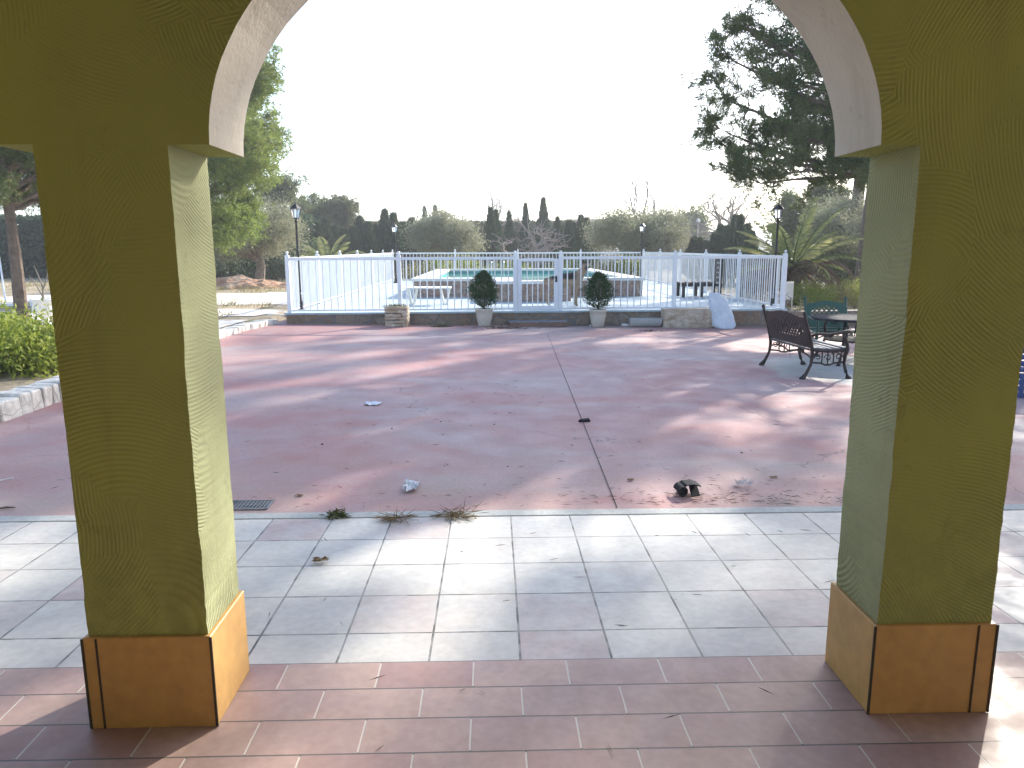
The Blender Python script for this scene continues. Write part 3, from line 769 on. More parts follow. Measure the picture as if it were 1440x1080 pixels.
straw_tuft(640, 727, 190, .040, .024, .025, 'larger spiky clump of straw across the cement edging', M['straw'], 'straw_clump', .10, .004)

# ------------------------------------------------------------ cast iron furniture
def lattice_back(w_, h_, t_, crest=.04, cell=.0095):
    """solid plate with a curved crest and an eye-shaped field of diamond lattice"""
    nx, nz = int(w_/cell), int((h_+crest)/cell); S_ = {}
    for i in range(nx):
        for j in range(nz):
            u = ((i+.5)/nx-.5)*2; z = (j+.5)*cell
            top = h_ + crest*(.5+.5*math.cos(u*math.pi*1.15)) - (.03 if abs(u) > .93 else 0)
            if z > top: continue
            zz = (z-h_*.50)/(h_*.40) ; lim = math.sqrt(max(0, 1-(u/.80)**2)) if abs(u) < .80 else 0
            inside = (zz < lim and zz > -.62*lim) if lim else False
            if inside:
                x = u*w_/2; a = ((x+z)/.072) % 1; b = ((x-z)/.072) % 1
                if not (a < .30 or b < .30): continue
            S_[(i, j)] = 1
    mb = MB(); v = {}
    def vid(i, j, s):
        k = (i, j, s)
        if k not in v: v[k] = len(mb.v); mb.v.append((-w_/2+i*w_/nx, s*t_/2, j*cell))
        return v[k]
    for (i, j) in S_:
        mb.f.append((vid(i, j, -1), vid(i+1, j, -1), vid(i+1, j+1, -1), vid(i, j+1, -1)))
        mb.f.append((vid(i, j+1, 1), vid(i+1, j+1, 1), vid(i+1, j, 1), vid(i, j, 1)))
        if (i-1, j) not in S_: mb.f.append((vid(i, j, -1), vid(i, j+1, -1), vid(i, j+1, 1), vid(i, j, 1)))
        if (i+1, j) not in S_: mb.f.append((vid(i+1, j+1, -1), vid(i+1, j, -1), vid(i+1, j, 1), vid(i+1, j+1, 1)))
        if (i, j-1) not in S_: mb.f.append((vid(i, j, 1), vid(i+1, j, 1), vid(i+1, j, -1), vid(i, j, -1)))
        if (i, j+1) not in S_: mb.f.append((vid(i, j+1, -1), vid(i+1, j+1, -1), vid(i+1, j+1, 1), vid(i, j+1, 1)))
    return mb
def scroll(mb, c, r, a0, a1, rad, plane='yz', n=14, grow=.35):
    pts = []
    for i in range(n+1):
        t = i/n; a = a0+(a1-a0)*t; q = r*(1-(1-grow)*t)
        u, v = q*math.cos(a), q*math.sin(a)
        pts.append((c[0], c[1]+u, c[2]+v) if plane == 'yz' else (c[0]+u, c[1], c[2]+v))
    mb.tube(pts, rad, 5)
def garden_seat(name, label, cat, loc, rz, w_, m, slat, sh=.37, bh=.76):
    """local: width along x, sitter faces -y"""
    r = empty(name, loc, rz, label=label, cat=cat)
    for s in (-1, 1):
        x = s*(w_/2-.02); mb = MB()
        mb.tube([(x, .30, .0), (x, .285, .02), (x, .25, .07), (x, .20, .18), (x, .19, .30), (x, .205, .40), (x, .25, .56), (x, .30, .70), (x, .315, bh)], [.028, .03, .02, .017, .02, .021, .018, .016, .02], 7)
        mb.lathe([(.035, 0), (.034, .012), (.02, .035)], (x, .30, 0), 8)
        mb.lathe([(.002, 0), (.022, .012), (.024, .028), (.012, .044), (.002, .05)], (x, .317, bh-.01), 8)
        mb.build('back_leg', m, r, True)
        mb = MB()
        mb.tube([(x, -.275, .0), (x, -.262, .02), (x, -.235, .08), (x, -.205, .18), (x, -.21, .28), (x, -.235, .345), (x, -.23, .40), (x, -.205, .47), (x, -.215, .53)], [.028, .03, .02, .017, .022, .024, .018, .016, .018], 7)
        mb.lathe([(.035, 0), (.034, .012), (.02, .035)], (x, -.275, 0), 8)
        mb.build('front_leg', m, r, True)
        mb = MB(); mb.tube([(x, .245, .50), (x, .15, .535), (x, .0, .525), (x, -.14, .545), (x, -.235, .56), (x, -.275, .545), (x, -.265, .52)], [.014, .017, .018, .02, .022, .018, .012], 7); mb.build('armrest', m, r, True)
        mb = MB()
        mb.tube([(x, .19, .345), (x, .0, .325), (x, -.22, .345)], .016, 6)
        mb.tube([(x, .19, .20), (x, .08, .19), (x, .03, .17), (x, -.03, .17), (x, -.08, .19), (x, -.2, .20)], .011, 5)
        for c in (-.07, 0, .07): mb.tube([(x, c, .18), (x, c, .33)], .008, 5)
        scroll(mb, (x, .0, .25), .045, 0, 6.6, .006); scroll(mb, (x, .12, .26), .04, 0, 6, .006); scroll(mb, (x, -.13, .26), .04, math.pi, -3, .006)
        mb.build('side_panel', m, r)
    mb = MB(); mb.tube([(-w_/2, .195, .345), (w_/2, .195, .345)], .014, 6); mb.tube([(-w_/2, -.225, .345), (w_/2, -.225, .345)], .014, 6)
    mb.build('seat_frame', m, r)
    mb = MB()
    for i in range(5):
        y = -.205+.088*i; mb.box((0, y, .365-.012*math.sin(math.pi*i/4)), (w_-.04, .062, .018))
    bevel(mb.build('seat', slat, r), .004, 1)
    for s in (-1, 1):
        mb = MB(); y = s*.2
        pts = [(-w_/2+.03+ (w_-.06)*i/24, y, .255+.045*abs(math.sin(2*math.pi*i/24))) for i in range(25)]
        mb.tube(pts, .010, 5)
        k = max(1, int(w_/.5))
        for i in range(k):
            cx = (i-(k-1)/2)*w_/k; scroll(mb, (cx-.05, y, .30), .035, 0, 6, .006, 'xz'); scroll(mb, (cx+.05, y, .30), .035, math.pi, -3, .006, 'xz'); mb.tube([(cx, y, .25), (cx, y, .345)], .008, 5)
        mb.build('apron', m, r)
    bk = lattice_back(w_-.06, .36, .014).build('backrest', m, r)
    bk.location = (0, .205, .375); bk.rotation_euler.x = -R(15)
    return r
pa, pb = G(1080, 512), G(1112, 533)
mid = (pa+pb)/2; d_ = pa-pb; an = math.atan2(d_.y, d_.x)      # along the back
# sitter faces right (+x); local -y must point to +x
rz = an + math.pi if False else math.atan2(d_.y, d_.x)
cpos = mid + Vector((.30, -.03, 0)); cpos.z = gz(cpos.x, cpos.y)
garden_seat('garden_bench', 'bronze black cast iron two seat bench with lattice back, standing before the table', 'bench', cpos, R(94-180+180), 1.16, M['brown'], M['slat'])
gp = G(1166, 480); gx = AT(1166, 430, 10.9).x
garden_seat('garden_chair', 'green cast iron chair with pierced lattice back, facing the table', 'chair', (gx, 10.75, gz(gx, 10.7)), R(-2), .64, M['green'], M['green'], bh=.78)
# table
tp = Vector((4.83, 9.95, gz(4.8, 9.9)))
t = empty('garden_table', tp, R(4), label='dark cast iron garden table with curved legs beside the right pillar', cat='table')
mb = MB(); mb.lathe([(.0, .575), (.50, .575), (.515, .587), (.515, .603), (.50, .611), (.0, .613)], (0, 0, 0), 36); mb.build('tabletop', M['tabletop'], t)
for i in range(4):
    a = math.pi/4+i*math.pi/2; c, s = math.cos(a), math.sin(a); mb = MB()
    mb.tube([(c*r_, s*r_, z) for r_, z in ((.50, 0), (.48, .03), (.43, .10), (.37, .22), (.33, .34), (.36, .46), (.34, .54), (.30, .577))], [.03, .022, .018, .018, .02, .02, .018, .016], 7)
    mb.tube([(c*r_, s*r_, z) for r_, z in ((.34, .3), (.24, .34), (.16, .44), (.20, .52), (.28, .50))], .010, 5)
    mb.build('leg', M['brown'], t, True)
mb = MB(); mb.lathe([(.34, .30), (.35, .30), (.35, .32), (.34, .32)], (0, 0, 0), 28); mb.build('ring', M['brown'], t)

# ------------------------------------------------------------ white plastic table and black chair on the deck
p = G(603, 429, DZ)
t = empty('plastic_table', p, .05, label='low white plastic table with V shaped legs on the pool deck', cat='table')
mb = MB(); mb.box((0, .25, .365), (1.0, .5, .035)); bevel(mb.build('tabletop', M['plastic'], t), .012)
for sx_ in (-.36, .36):
    for sy_ in (.04, .44):
        mb = MB(); mb.tube([(sx_-.10, sy_, .35), (sx_-.03, sy_, .01)], .022, 6); mb.tube([(sx_+.10, sy_, .35), (sx_+.03, sy_, .01)], .022, 6); mb.box((sx_, sy_, .012), (.12, .04, .024)); mb.build('leg', M['plastic'], t)
p0, p1 = G(958, 418, DZ), G(1010, 417, DZ); wlen = (p1-p0).length
t = empty('sun_lounger', p0, .0, label='black slatted lounger with raised upright back behind the white railing', cat='lounger')
mb = MB()
for y in (0, .55): mb.box((wlen/2, y, .30), (wlen, .05, .07))
mb.build('frame', M['black'], t)
mb = MB()
for i in range(5): mb.box((.05+i*wlen/5.4, .275, .352), (.11, .56, .03))
mb.build('slats', M['black'], t)
for x in (.05, wlen*.5, wlen-.05):
    for y in (0, .55): mb = MB(); mb.box((x, y, .14), (.07, .06, .28)); mb.build('leg', M['black'], t)
mb = MB()
for i in range(5): mb.box((wlen-.06+.01*i, .275, .42+.12*i), (.05, .56, .085))
for y in (.03, .52): mb.box((wlen-.02, y, .6), (.03, .04, .62))
mb.build('backrest', M['black'], t)

# ------------------------------------------------------------ dog
def skin_mesh(name, chains, m, parent=None, loc=(0, 0, 0), sub=2):
    vs_ = []; es = []; rd = []; idx = {}
    def vid(key, r):
        if key not in idx: idx[key] = len(vs_); vs_.append(key); rd.append(r)
        return idx[key]
    for ch in chains:
        prev = None
        for (p, r) in ch:
            i = vid(tuple(p), r)
            if prev is not None and prev != i: es.append((prev, i))
            prev = i
    me = bpy.data.meshes.new(name); me.from_pydata(vs_, es, []); me.update()
    ob = bpy.data.objects.new(name, me); C.objects.link(ob)
    sk = ob.modifiers.new('skin', 'SKIN'); sk.use_smooth_shade = True
    for i, r in enumerate(rd): me.skin_vertices[0].data[i].radius = (r, r)
    me.skin_vertices[0].data[0].use_root = True
    sb = ob.modifiers.new('sub', 'SUBSURF'); sb.levels = sub; sb.render_levels = sub
    bpy.context.view_layer.update()
    dg = bpy.context.evaluated_depsgraph_get(); nm = bpy.data.meshes.new_from_object(ob.evaluated_get(dg))
    bpy.data.objects.remove(ob)
    nm.name = name; nm.materials.clear(); nm.materials.append(m)
    nm.polygons.foreach_set('use_smooth', [True]*len(nm.polygons))
    o = bpy.data.objects.new(name, nm); C.objects.link(o); o.location = loc
    if parent: o.parent = parent
    return o
pel = ((-.27, 0, .575), .125)
spine = [pel, ((-.08, 0, .575), .14), ((.08, 0, .56), .16), ((.22, 0, .57), .17), ((.32, -.01, .67), .105), ((.39, -.03, .77), .08), ((.43, -.05, .85), .082), ((.45, -.12, .835), .055), ((.46, -.20, .815), .034)]
chains = [spine]
for s in (-1, 1):
    chains.append([spine[3], ((.25, s*.085, .46), .06), ((.21, s*.09, .34), .042), ((.235, s*.085, .18), .029), ((.235, s*.085, .05), .028), ((.27, s*.085, .022), .03)])
    chains.append([pel, ((-.28, s*.085, .48), .085), ((-.20, s*.095, .35), .055), ((-.37, s*.09, .20), .03), ((-.345, s*.09, .05), .027), ((-.30, s*.09, .022), .03)])
    chains.append([spine[6], ((.43+s*.045, -.035, .925), .032), ((.43+s*.055, -.03, .985), .012)])
chains.append([pel, ((-.40, 0, .56), .045), ((-.47, .01, .42), .035), ((-.50, .01, .28), .032), ((-.49, .01, .18), .016)])
dp = G(811, 431.5, DZ)
dog = skin_mesh('dog', chains, M['dog'], None, (dp.x-.25, dp.y+.06, DZ), 2)
tag(dog, 'tan and black shepherd dog standing behind the pool railing, head turned to the viewer', 'dog')
mb = MB()
for s in (-1, 1): mb.lathe([(.0, -.009), (.008, -.004), (.009, 0), (.008, .004), (0, .009)], (.445+s*.03, -.118, .872), 8)
mb.build('eye', M['rubber'], dog)
mb = MB(); mb.lathe([(0, -.014), (.014, -.006), (.016, .004), (.005, .014)], (.461, -.232, .822), 8); mb.build('nose', M['rubber'], dog)

# ------------------------------------------------------------ left garden edge: rubble kerb
random.seed(21)
kp = [Vector((x, y, 0)) for y, x in KX[:-1]]
kerb = empty('rubble_kerb', kp[0], label='low kerb of whitewashed rubble stones along the left edge of the patio', cat='kerb')
mb = MB(); B0 = Vector(kp[0])
for a_, b2 in zip(kp[:-1], kp[1:]):
    d = Vector(b2)-Vector(a_); Ln = math.hypot(d.x, d.y); an = math.atan2(d.y, d.x); s = 0
    nrm = Vector((-math.sin(an), math.cos(an), 0))
    while s < Ln-.05:
        w_ = min(random.uniform(.16, .34), Ln-s); hgt = random.uniform(.17, .215) if a_.y < 11.9 else random.uniform(.085, .10)
        c = Vector(a_)+d*((s+w_/2)/Ln)+nrm*.13-B0
        mb.box((c.x, c.y, gz(c.x+B0.x, c.y+B0.y)+hgt/2-.02-B0.z), (w_-.008, .26, hgt+.04), an, jit=.014); s += w_
bevel(mb.build('stones', M['kerbstone'], kerb), .02, 2)
# bright concrete paths left of the patio and the pool deck
M['path2'] = mat('bleached_path_concrete', (.66, .62, .56), (.40, .32, .22), 1.6, .9, .3, 30, lo=.56, hi=.64)
def quadsheet(name, m, c, n=40, dz=.014):
    mb = MB(); c = [Vector(p) for p in c]
    for j in range(n+1):
        for i in range(n+1):
            p = c[0].lerp(c[1], i/n).lerp(c[3].lerp(c[2], i/n), j/n); w_ = .18*mnoise.noise(Vector((p.x*.9, p.y*.9, 7)))
            mb.v.append((p.x, p.y+w_, earth(p.x, p.y)+dz))
    mb.f += [(j*(n+1)+i, j*(n+1)+i+1, (j+1)*(n+1)+i+1, (j+1)*(n+1)+i) for j in range(n) for i in range(n)]
    return struct(mb.build(name, m))
quadsheet('garden_path', M['path2'], [(-13, 14.0, 0), (-4.75, 15.0, 0), (-4.35, 17.2, 0), (-13, 16.6, 0)])
quadsheet('garden_path', M['path2'], [(-14, 18.2, 0), (-4.4, 18.6, 0), (-4.6, 24.0, 0), (-14, 22.6, 0)])
quadsheet('garden_path', M['path2'], [(-9, 10.6, 0), (-4.75, 11.0, 0), (-4.6, 14.3, 0), (-9, 13.4, 0)])
# soil heap
mb = MB(); vs_ = []; c0 = Vector((AT(345, 380, 27).x, 27, 0)); nx = 34
for j in range(nx+1):
    for i in range(nx+1):
        x, y = (i/nx-.5)*5.2, (j/nx-.5)*3
        r_ = 1-min(1, math.hypot(x/2.6, y/1.5)); z = .55*r_**.6*(1+.5*mnoise.noise(Vector((x*1.3, y*1.3, 1)))) + .10*mnoise.fractal(Vector((x*3, y*3, 5)), .8, 2, 4)*min(1, r_*5) - .05
        vs_.append((x, y, z))
mb.add(vs_, [(j*(nx+1)+i, j*(nx+1)+i+1, (j+1)*(nx+1)+i+1, (j+1)*(nx+1)+i) for j in range(nx) for i in range(nx)])
M['rubble'] = mat('pinkish_rubble', (.52, .38, .27), (.38, .2, .12), 2.2, .95, 1, 9, .06)
o = mb.build('soil_heap', M['rubble']); o.location = (c0.x, c0.y, .02); tag(o, 'heap of pinkish soil and rubble left of the pool railing', 'soil heap')

# ------------------------------------------------------------ left sliver: pine trunk, urn, wall, swing, bush
def lz(p): return Vector((p.x, p.y, 0.0))
tb = AT(31, 450, 14.0); tb.z = .1
make_tree('pine_tree', 'pine with bare grey trunk seen left of the left pillar', 'tree', tb, [(0, 0, 0), (.02, 0, 1.2), (.0, 0, 2.4), (.03, 0, 4), (0, 0, 6)], .12,
    rand_blobs((-.3, .3, 4.2), (2.2, 2.0, 2.0), 30, .7, seed=3)+rand_blobs((-.1, .6, 2.85), (1.3, 1.6, .75), 44, .42, seed=4), M['roundpine'], M['bark'], nsub=9, ntuft=10, nleaf=12, L=.11, W=.016)
p = AT(64, 452, 12.2); urn = empty('garden_urn', (p.x, p.y, .0), label='white stone urn on a pedestal beside the left pillar', cat='urn')
mb = MB(); mb.box((0, 0, .13), (.26, .26, .26)); mb.box((0, 0, .28), (.3, .3, .04)); bevel(mb.build('pedestal', M['coping'], urn), .008)
mb = MB(); mb.lathe([(.07, .3), (.09, .31), (.05, .36), (.06, .4), (.15, .5), (.17, .58), (.15, .66), (.19, .7), (.19, .72), (.13, .72), (.12, .66)], n=20); mb.build('vase', M['coping'], urn, True)
mb = MB(); mb.tube([(0, 0, .66), (.02, 0, .9), (-.08, 0, 1.25)], [.02, .014, .004], 5); mb.tube([(0, 0, .8), (.1, .02, 1.1), (.12, 0, 1.3)], [.01, .008, .003], 5); mb.tube([(0, 0, .75), (-.12, .02, 1.0), (-.2, 0, 1.1)], [.01, .008, .003], 5); mb.build('stems', M['oliwood'], urn)
mb = MB(); p = AT(60, 468, 11.4); mb.box((p.x-.1, 11.4, .17), (1.1, .16, .34)); tag(bevel(mb.build('yellow_wall', M['yellow']), .01), 'short low yellow garden wall below the urn', 'wall')
p = AT(6, 420, 20); sw = empty('swing_frame', (p.x, 20, 0), label='white metal swing frame at the left edge of the garden', cat='swing')
mb = MB()
for sx_ in (-.3, .35): mb.tube([(sx_-1.6*(sx_ < 0)*0, -.5, 0), (0, 0, 1.3)], .025, 6)
mb.tube([(0, 0, 1.3), (-2, 0, 1.3)], .025, 6); mb.tube([(-2, 0, 1.3), (-2.3, -.4, 0)], .025, 6); mb.tube([(-2, 0, 1.3), (-1.7, .4, 0)], .025, 6); mb.build('frame', M['white'], sw)
mb = MB(); mb.tube([(-1.2, 0, 1.3), (-1.2, 0, .5)], .008, 5); mb.tube([(-.8, 0, 1.3), (-.8, 0, .5)], .008, 5); mb.box((-1, 0, .49), (.46, .2, .03)); mb.build('swing_seat', M['white'], sw)

def bush(name, label, px, py, Y, rx, ry, rz, m, n=2600, L_=.07, W_=.03, group=None, z0=.05, wood=M['oliwood'], cat='shrub', stems=7, loc=None):
    p = loc or AT(px, py, Y); r = empty(name, (p.x, p.y, z0), label=label, cat=cat, group=group)
    mb = MB(); cl = []
    for i in range(stems*3):
        a = random.uniform(0, 6.28); q = random.uniform(.3, .95); e = Vector((rx*q*math.cos(a), ry*q*math.sin(a), rz*random.uniform(.5, 1.75)*math.sqrt(max(.1, 1-q*q*.6))))
        cl.append(e)
        if i < stems*2: mb.tube(bend((0, 0, 0), e, .08, 4, .03), [.016, .012, .009, .006, .003], 4, False)
    mb.build('stems', wood, r)
    cl = np.array([tuple(c) for c in cl]); k = rng.integers(0, len(cl), n)
    s_ = .20*(rx+ry+rz)
    P = cl[k] + rng.normal(size=(n, 3))*s_*np.array([.55, .55, .45]); P[:, 2] = np.abs(P[:, 2])
    T = (k % 7)/14 + rng.random(n)*.5
    leaves('foliage', m, r, P, rng.normal(size=P.shape)+np.array([0, 0, .7]), L_*rng.uniform(.6, 1.3, n), W_, T)
    return r
random.seed(5)
bush('green_bush', 'yellow green leafy bush spilling over the rubble kerb at the left edge', 8, 520, 8.6, .66, .6, .27, M['bush'], 7500, .075, .03, z0=.1)
bush('green_bush', 'smaller sunlit bush behind the leafy bush left of the pillar', -30, 500, 10.6, .8, .6, .24, M['bush'], 4500, .075, .03, z0=.1)

# ------------------------------------------------------------ right sliver: blue crates
p = G(1447, 560); t0 = None
for i in range(2):
    cr = empty('blue_crate', (p.x+.14, p.y+.2, p.z+.265*i), .1+.06*i, label=('lower blue plastic crate of the pair beyond the right pillar', 'upper blue plastic crate stacked on the other beyond the right pillar')[i], cat='crate')
    mb = MB(); 
    for zz in (.01, .075, .14, .21): 
        for (cx_, cy_, w_, d_2) in ((0, -.16, .48, .015), (0, .16, .48, .015), (-.235, 0, .015, .32), (.235, 0, .015, .32)): mb.box((cx_, cy_, zz+.02), (w_, d_2, .04))
    for sx_ in (-.235, .235):
        for sy_ in (-.16, .16): mb.box((sx_, sy_, .125), (.03, .03, .25))
    mb.box((0, 0, .012), (.46, .31, .012)); mb.build('basket', M['blue'], cr)

# ------------------------------------------------------------ litter
def crumple(px, py, sx_, sy_, h_, label, m, name, seed, z=None, n=9, ragged=.35, thick=.004):
    p = G(px, py, z); g = random.Random(seed); vs_ = []
    for j in range(n+1):
        for i in range(n+1):
            u, v = i/n*2-1, j/n*2-1; k = 1+ragged*mnoise.noise(Vector((u*1.7, v*1.7, seed)))
            vs_.append((u*sx_*k, v*sy_*k, max(.002, h_*(.5+.9*mnoise.noise(Vector((u*2.4+seed, v*2.4, seed*3)))))))
    mb = MB(); mb.add(vs_, [(j*(n+1)+i, j*(n+1)+i+1, (j+1)*(n+1)+i+1, (j+1)*(n+1)+i) for j in range(n) for i in range(n)])
    o = mb.build(name, m); o.location = (p.x, p.y, p.z+.002); so_ = o.modifiers.new('solid', 'SOLIDIFY'); so_.thickness = thick; so_.offset = 1
    return tag(o, label, name.replace('_', ' '))
crumple(525, 568.5, .075, .06, .015, 'small flat scrap of white paper on the middle of the patio', M['paper'], 'paper_scrap', 3)
crumple(579, 688, .048, .07, .05, 'crumpled white tissue on the patio near the cement edging', M['paper'], 'crumpled_tissue', 8, ragged=.8)
# folded black rubber
p = G(966, 695); t = empty('rubber_offcut', p, .1, label='curled black rubber offcut lying near the cement edging', cat='rubber offcut')
mb = MB(); pts = []
for i in range(15):
    a = -1.9+i*.36; pts.append((-.045+.032*math.cos(a), .036+.032*math.sin(a)))
pts += [(-.02, .072), (.03, .07), (.075, .055)]
vs_ = []
for (x, z) in pts:
    for y in (-.05, .05): vs_.append((x, y+x*.2, max(z, .004)))
mb.add(vs_, [(i*2, i*2+1, i*2+3, i*2+2) for i in range(len(pts)-1)])
mb.add([(.01, -.055, .004), (.07, -.04, .003), (.075, .045, .052), (.02, .03, .055)], [(0, 1, 2, 3)])
o = mb.build('strip', M['rubber'], t); q = o.modifiers.new('s', 'SOLIDIFY'); q.thickness = .006
p = G(823, 593); mb = MB(); mb.box((0, 0, .012), (.085, .04, .022), .2, jit=.006); mb.lathe([(.012, -.0), (.013, .01), (.009, .02)], (-.05, -.01, 0), 8)
o = bevel(mb.build('rubber_scrap', M['rubber']), .004); o.location = p; tag(o, 'small black rubber scrap lying on the patio joint', 'rubber scrap')
def deadleaf(px, py, s, label, seed, z=None, m=None):
    return crumple(px, py, s, s*.55, s*.55, label, m or M['needles'], 'dead_leaf', seed, z, 6, .6, .0015)
M['leafbrown'] = mat('dry_leaf', (.16, .10, .05), (.32, .25, .16), 40, .8)
deadleaf(450, 790, .035, 'curled brown dead leaf on the pale terrace tiles', 4, .018, M['leafbrown'])
deadleaf(421, 698, .02, 'small dark dead leaf on the patio above the straw clumps', 5, None, M['leafbrown'])
deadleaf(887, 676, .022, 'small dark dead leaf left of the black rubber offcut', 6, None, M['leafbrown'])
deadleaf(1088, 672, .02, 'small dark dead leaf right of the clear plastic', 7, None, M['leafbrown'])
for (q, w1) in (((620, 593), .012), ((551, 603), .012), ((695, 597), .012), ((453, 625), .016), ((714, 656), .01), ((1043, 637), .014)):
    litter_rock(q[0], q[1], (w1*.7, w1*.5, w1*.3), 'dark crumb of dirt on the patio', M['needles'], 'crumb')['group'] = 'crumbs of dirt on the patio'
crumple(1046, 684, .05, .03, .05, 'crushed clear plastic wrapper on the patio right of the rubber offcut', M['clear'], 'plastic_wrapper', 12, ragged=.5, thick=.001)
p = G(-2, 678); mb = MB(); mb.tube([(0, 0, .01), (.03, .02, .012), (.07, .05, .014)], .004, 6); o = mb.build('white_stick', M['paper']); o.location = p; tag(o, 'thin white stick on the patio at the left edge', 'stick')
p = G(-2, 717); mb = MB(); mb.tube([(0, 0, .008), (.04, .01, .012), (.09, .012, .01)], [.004, .007, .003], 6); o = mb.build('dark_twig', M['bark']); o.location = p; tag(o, 'dark twig on the patio edge at far left', 'twig')
# pine needles lying about: beyond counting
n = 700; X = np.concatenate([rng.normal(1.35, .45, 250), rng.uniform(-1.2, 2.4, 130), rng.uniform(-3, 4, 170), rng.uniform(-1, 2, 150)])
Y = np.concatenate([4.2+np.abs(rng.normal(0, .16, 250)), 4.18+np.abs(rng.normal(0, .45, 130)), rng.uniform(4.2, 8.5, 170), rng.uniform(2.0, 4.0, 150)])
Zz = np.where(Y > 4.14, .006, np.where(Y > 2.5, .020, .032)) + np.abs(rng.normal(0, .002, n))
ang = rng.normal(0, 1.0, n); keep = rng.random(n) < np.where(Y < 4.14, .28, 1.)
P = np.stack([X, Y, Zz], 1)[keep]; D = np.stack([np.cos(ang), np.sin(ang), rng.normal(0, .02, n)], 1)[keep]
tag(leaves('fallen_needles', M['needles'], None, P, D, rng.uniform(.03, .085, len(P)), .0035, rng.random(len(P))), 'loose brown pine needles on patio and tiles', 'pine needles', kind='stuff')
# drain grate
p = G(352, 711); gr = empty('drain_grate', (p.x-.02, p.y+.0, 0), label='grey slotted drain grate in the patio beside the left pillar', cat='drain grate')
mb = MB(); W_, H_ = .27, .15
mb.box((0, H_/2, .004), (W_, .014, .008)); mb.box((0, -H_/2, .004), (W_, .014, .008)); mb.box((-W_/2, 0, .004), (.014, H_, .008)); mb.box((W_/2, 0, .004), (.014, H_, .008))
for i in range(1, 6): mb.box((0, -H_/2+H_*i/6, .0035), (W_, .008, .006))
for i in range(1, 12): mb.box((-W_/2+W_*i/12, 0, .003), (.008, H_, .006))
mb.build('grid', M['slat'], gr)
mb = MB(); mb.box((0, 0, .0015), (W_, H_, .001)); mb.build('pit_shade', M['grout'], gr)  # flat dark sheet under the bars, coloured for the shade in the drain

# ------------------------------------------------------------ big pines at the right (they shade the patio)
def GP(px, Y): q = AT(px, 380, Y); return Vector((q.x, Y, 0))
random.seed(31)
bA = Vector((9.0, 16.0, 0))
blA = rand_blobs((.6, .0, 6.8), (3.2, 3.6, 3.8), 26, .42, hollow=.2, seed=8)
gA = random.Random(4)
for i in range(74):
    y_ = gA.uniform(-90, 214); lx = 1052 if y_ < 150 else 1052+(y_-150)*.7
    x_ = gA.uniform(lx+12, 1262); Yb = gA.uniform(14.2, 17.5); q = AT(x_, y_, Yb); k = gA.uniform(.32, .52); blA.append((q.x-9.0, Yb-16, q.z, k, k, k*.8))
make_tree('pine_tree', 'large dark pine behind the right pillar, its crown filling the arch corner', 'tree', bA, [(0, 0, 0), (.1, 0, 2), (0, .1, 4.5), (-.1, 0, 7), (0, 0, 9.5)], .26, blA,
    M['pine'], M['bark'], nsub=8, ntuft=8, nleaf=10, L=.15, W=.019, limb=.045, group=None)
# long airy lower limbs reaching out to the left
def limb_tree():
    r = empty('pine_branch_tree', (8.3, 15.0, 0), label='pine with long thin drooping lower branches reaching left over the lamp post', cat='tree')
    r.name = 'pine_tree'
    w = MB(); w.tube([(0, 0, 0), (.05, 0, 2.5), (-.05, .1, 5.2), (0, 0, 7.2)], [.2, .17, .11, .03], 9); cs = []; ds = []; tn = []
    Y0 = 15.0
    def pt(px, py, Y): q = AT(px, py, Y); return Vector((q.x-8.3, q.y-15.0, q.z))
    limbs = [([(1230, 232), (1150, 228), (1085, 212), (1030, 190), (1003, 176)], 14.6, .9, 26), ([(1235, 240), (1160, 236), (1090, 228), (1040, 222), (1000, 188)], 15.4, .9, 26),
             ([(1230, 215), (1140, 190), (1070, 160), (1020, 140), (1006, 108)], 15.0, .9, 26), ([(1225, 170), (1140, 140), (1080, 110), (1030, 85), (1018, 72)], 14.4, .8, 24),
             ([(1240, 245), (1180, 250), (1120, 252), (1070, 258), (1030, 240)], 14.2, .8, 22), ([(1200, 130), (1130, 90), (1080, 60), (1050, 42), (1042, 34)], 14.8, .8, 22),
             ([(1240, 222), (1190, 205), (1150, 200), (1110, 190), (1080, 180)], 14.0, .8, 24), ([(1240, 240), (1190, 244), (1140, 240), (1100, 244), (1075, 250)], 13.7, .9, 26)]
    for pts, Yl, sp, ns in limbs:
        pp = [pt(a, b, Yl+.25*math.sin(i*1.7)) for i, (a, b) in enumerate(pts)]
        st = Vector((0, 0, max(2.6, min(6.6, pp[0].z-.3)))); path = [st]+pp
        w.tube(path, [.06, .045, .035, .026, .017, .007], 6)
        for k in range(ns):
            t = random.uniform(.8, 4.98); i = int(t); a = path[i].lerp(path[i+1], t-i)
            up = random.uniform(-.35, .75); d = Vector((random.uniform(-1, .15), random.uniform(-.9, .9), up)).normalized()*random.uniform(.35, .95)*(1.15-.12*t)
            e = a+d; w.tube([a, a.lerp(e, .5)+Vector((0, 0, .03)), e], [.011, .008, .003], 4, False)
            for q in range(11):
                tt = random.uniform(.3, 1.05); p_ = a.lerp(e, tt)+Vector(rng.normal(size=3))*.07
                cs.append(p_); ds.append(d.normalized()+Vector((0, 0, .3))); tn.append(random.random())
                if q < 4:
                    pass
    w.build('trunk', M['bark'], r)
    cs = np.array(cs); ds = np.array(ds); nl = 18
    P = np.repeat(cs, nl, 0)+rng.normal(size=(len(cs)*nl, 3))*.02; D = np.repeat(ds, nl, 0)*.6+rng.normal(size=P.shape)*.6
    leaves('crown', M['roundpine'], r, P, D, rng.uniform(.10, .17, len(P)), .016, np.repeat(tn, nl)+rng.normal(size=len(P))*.1)
limb_tree()
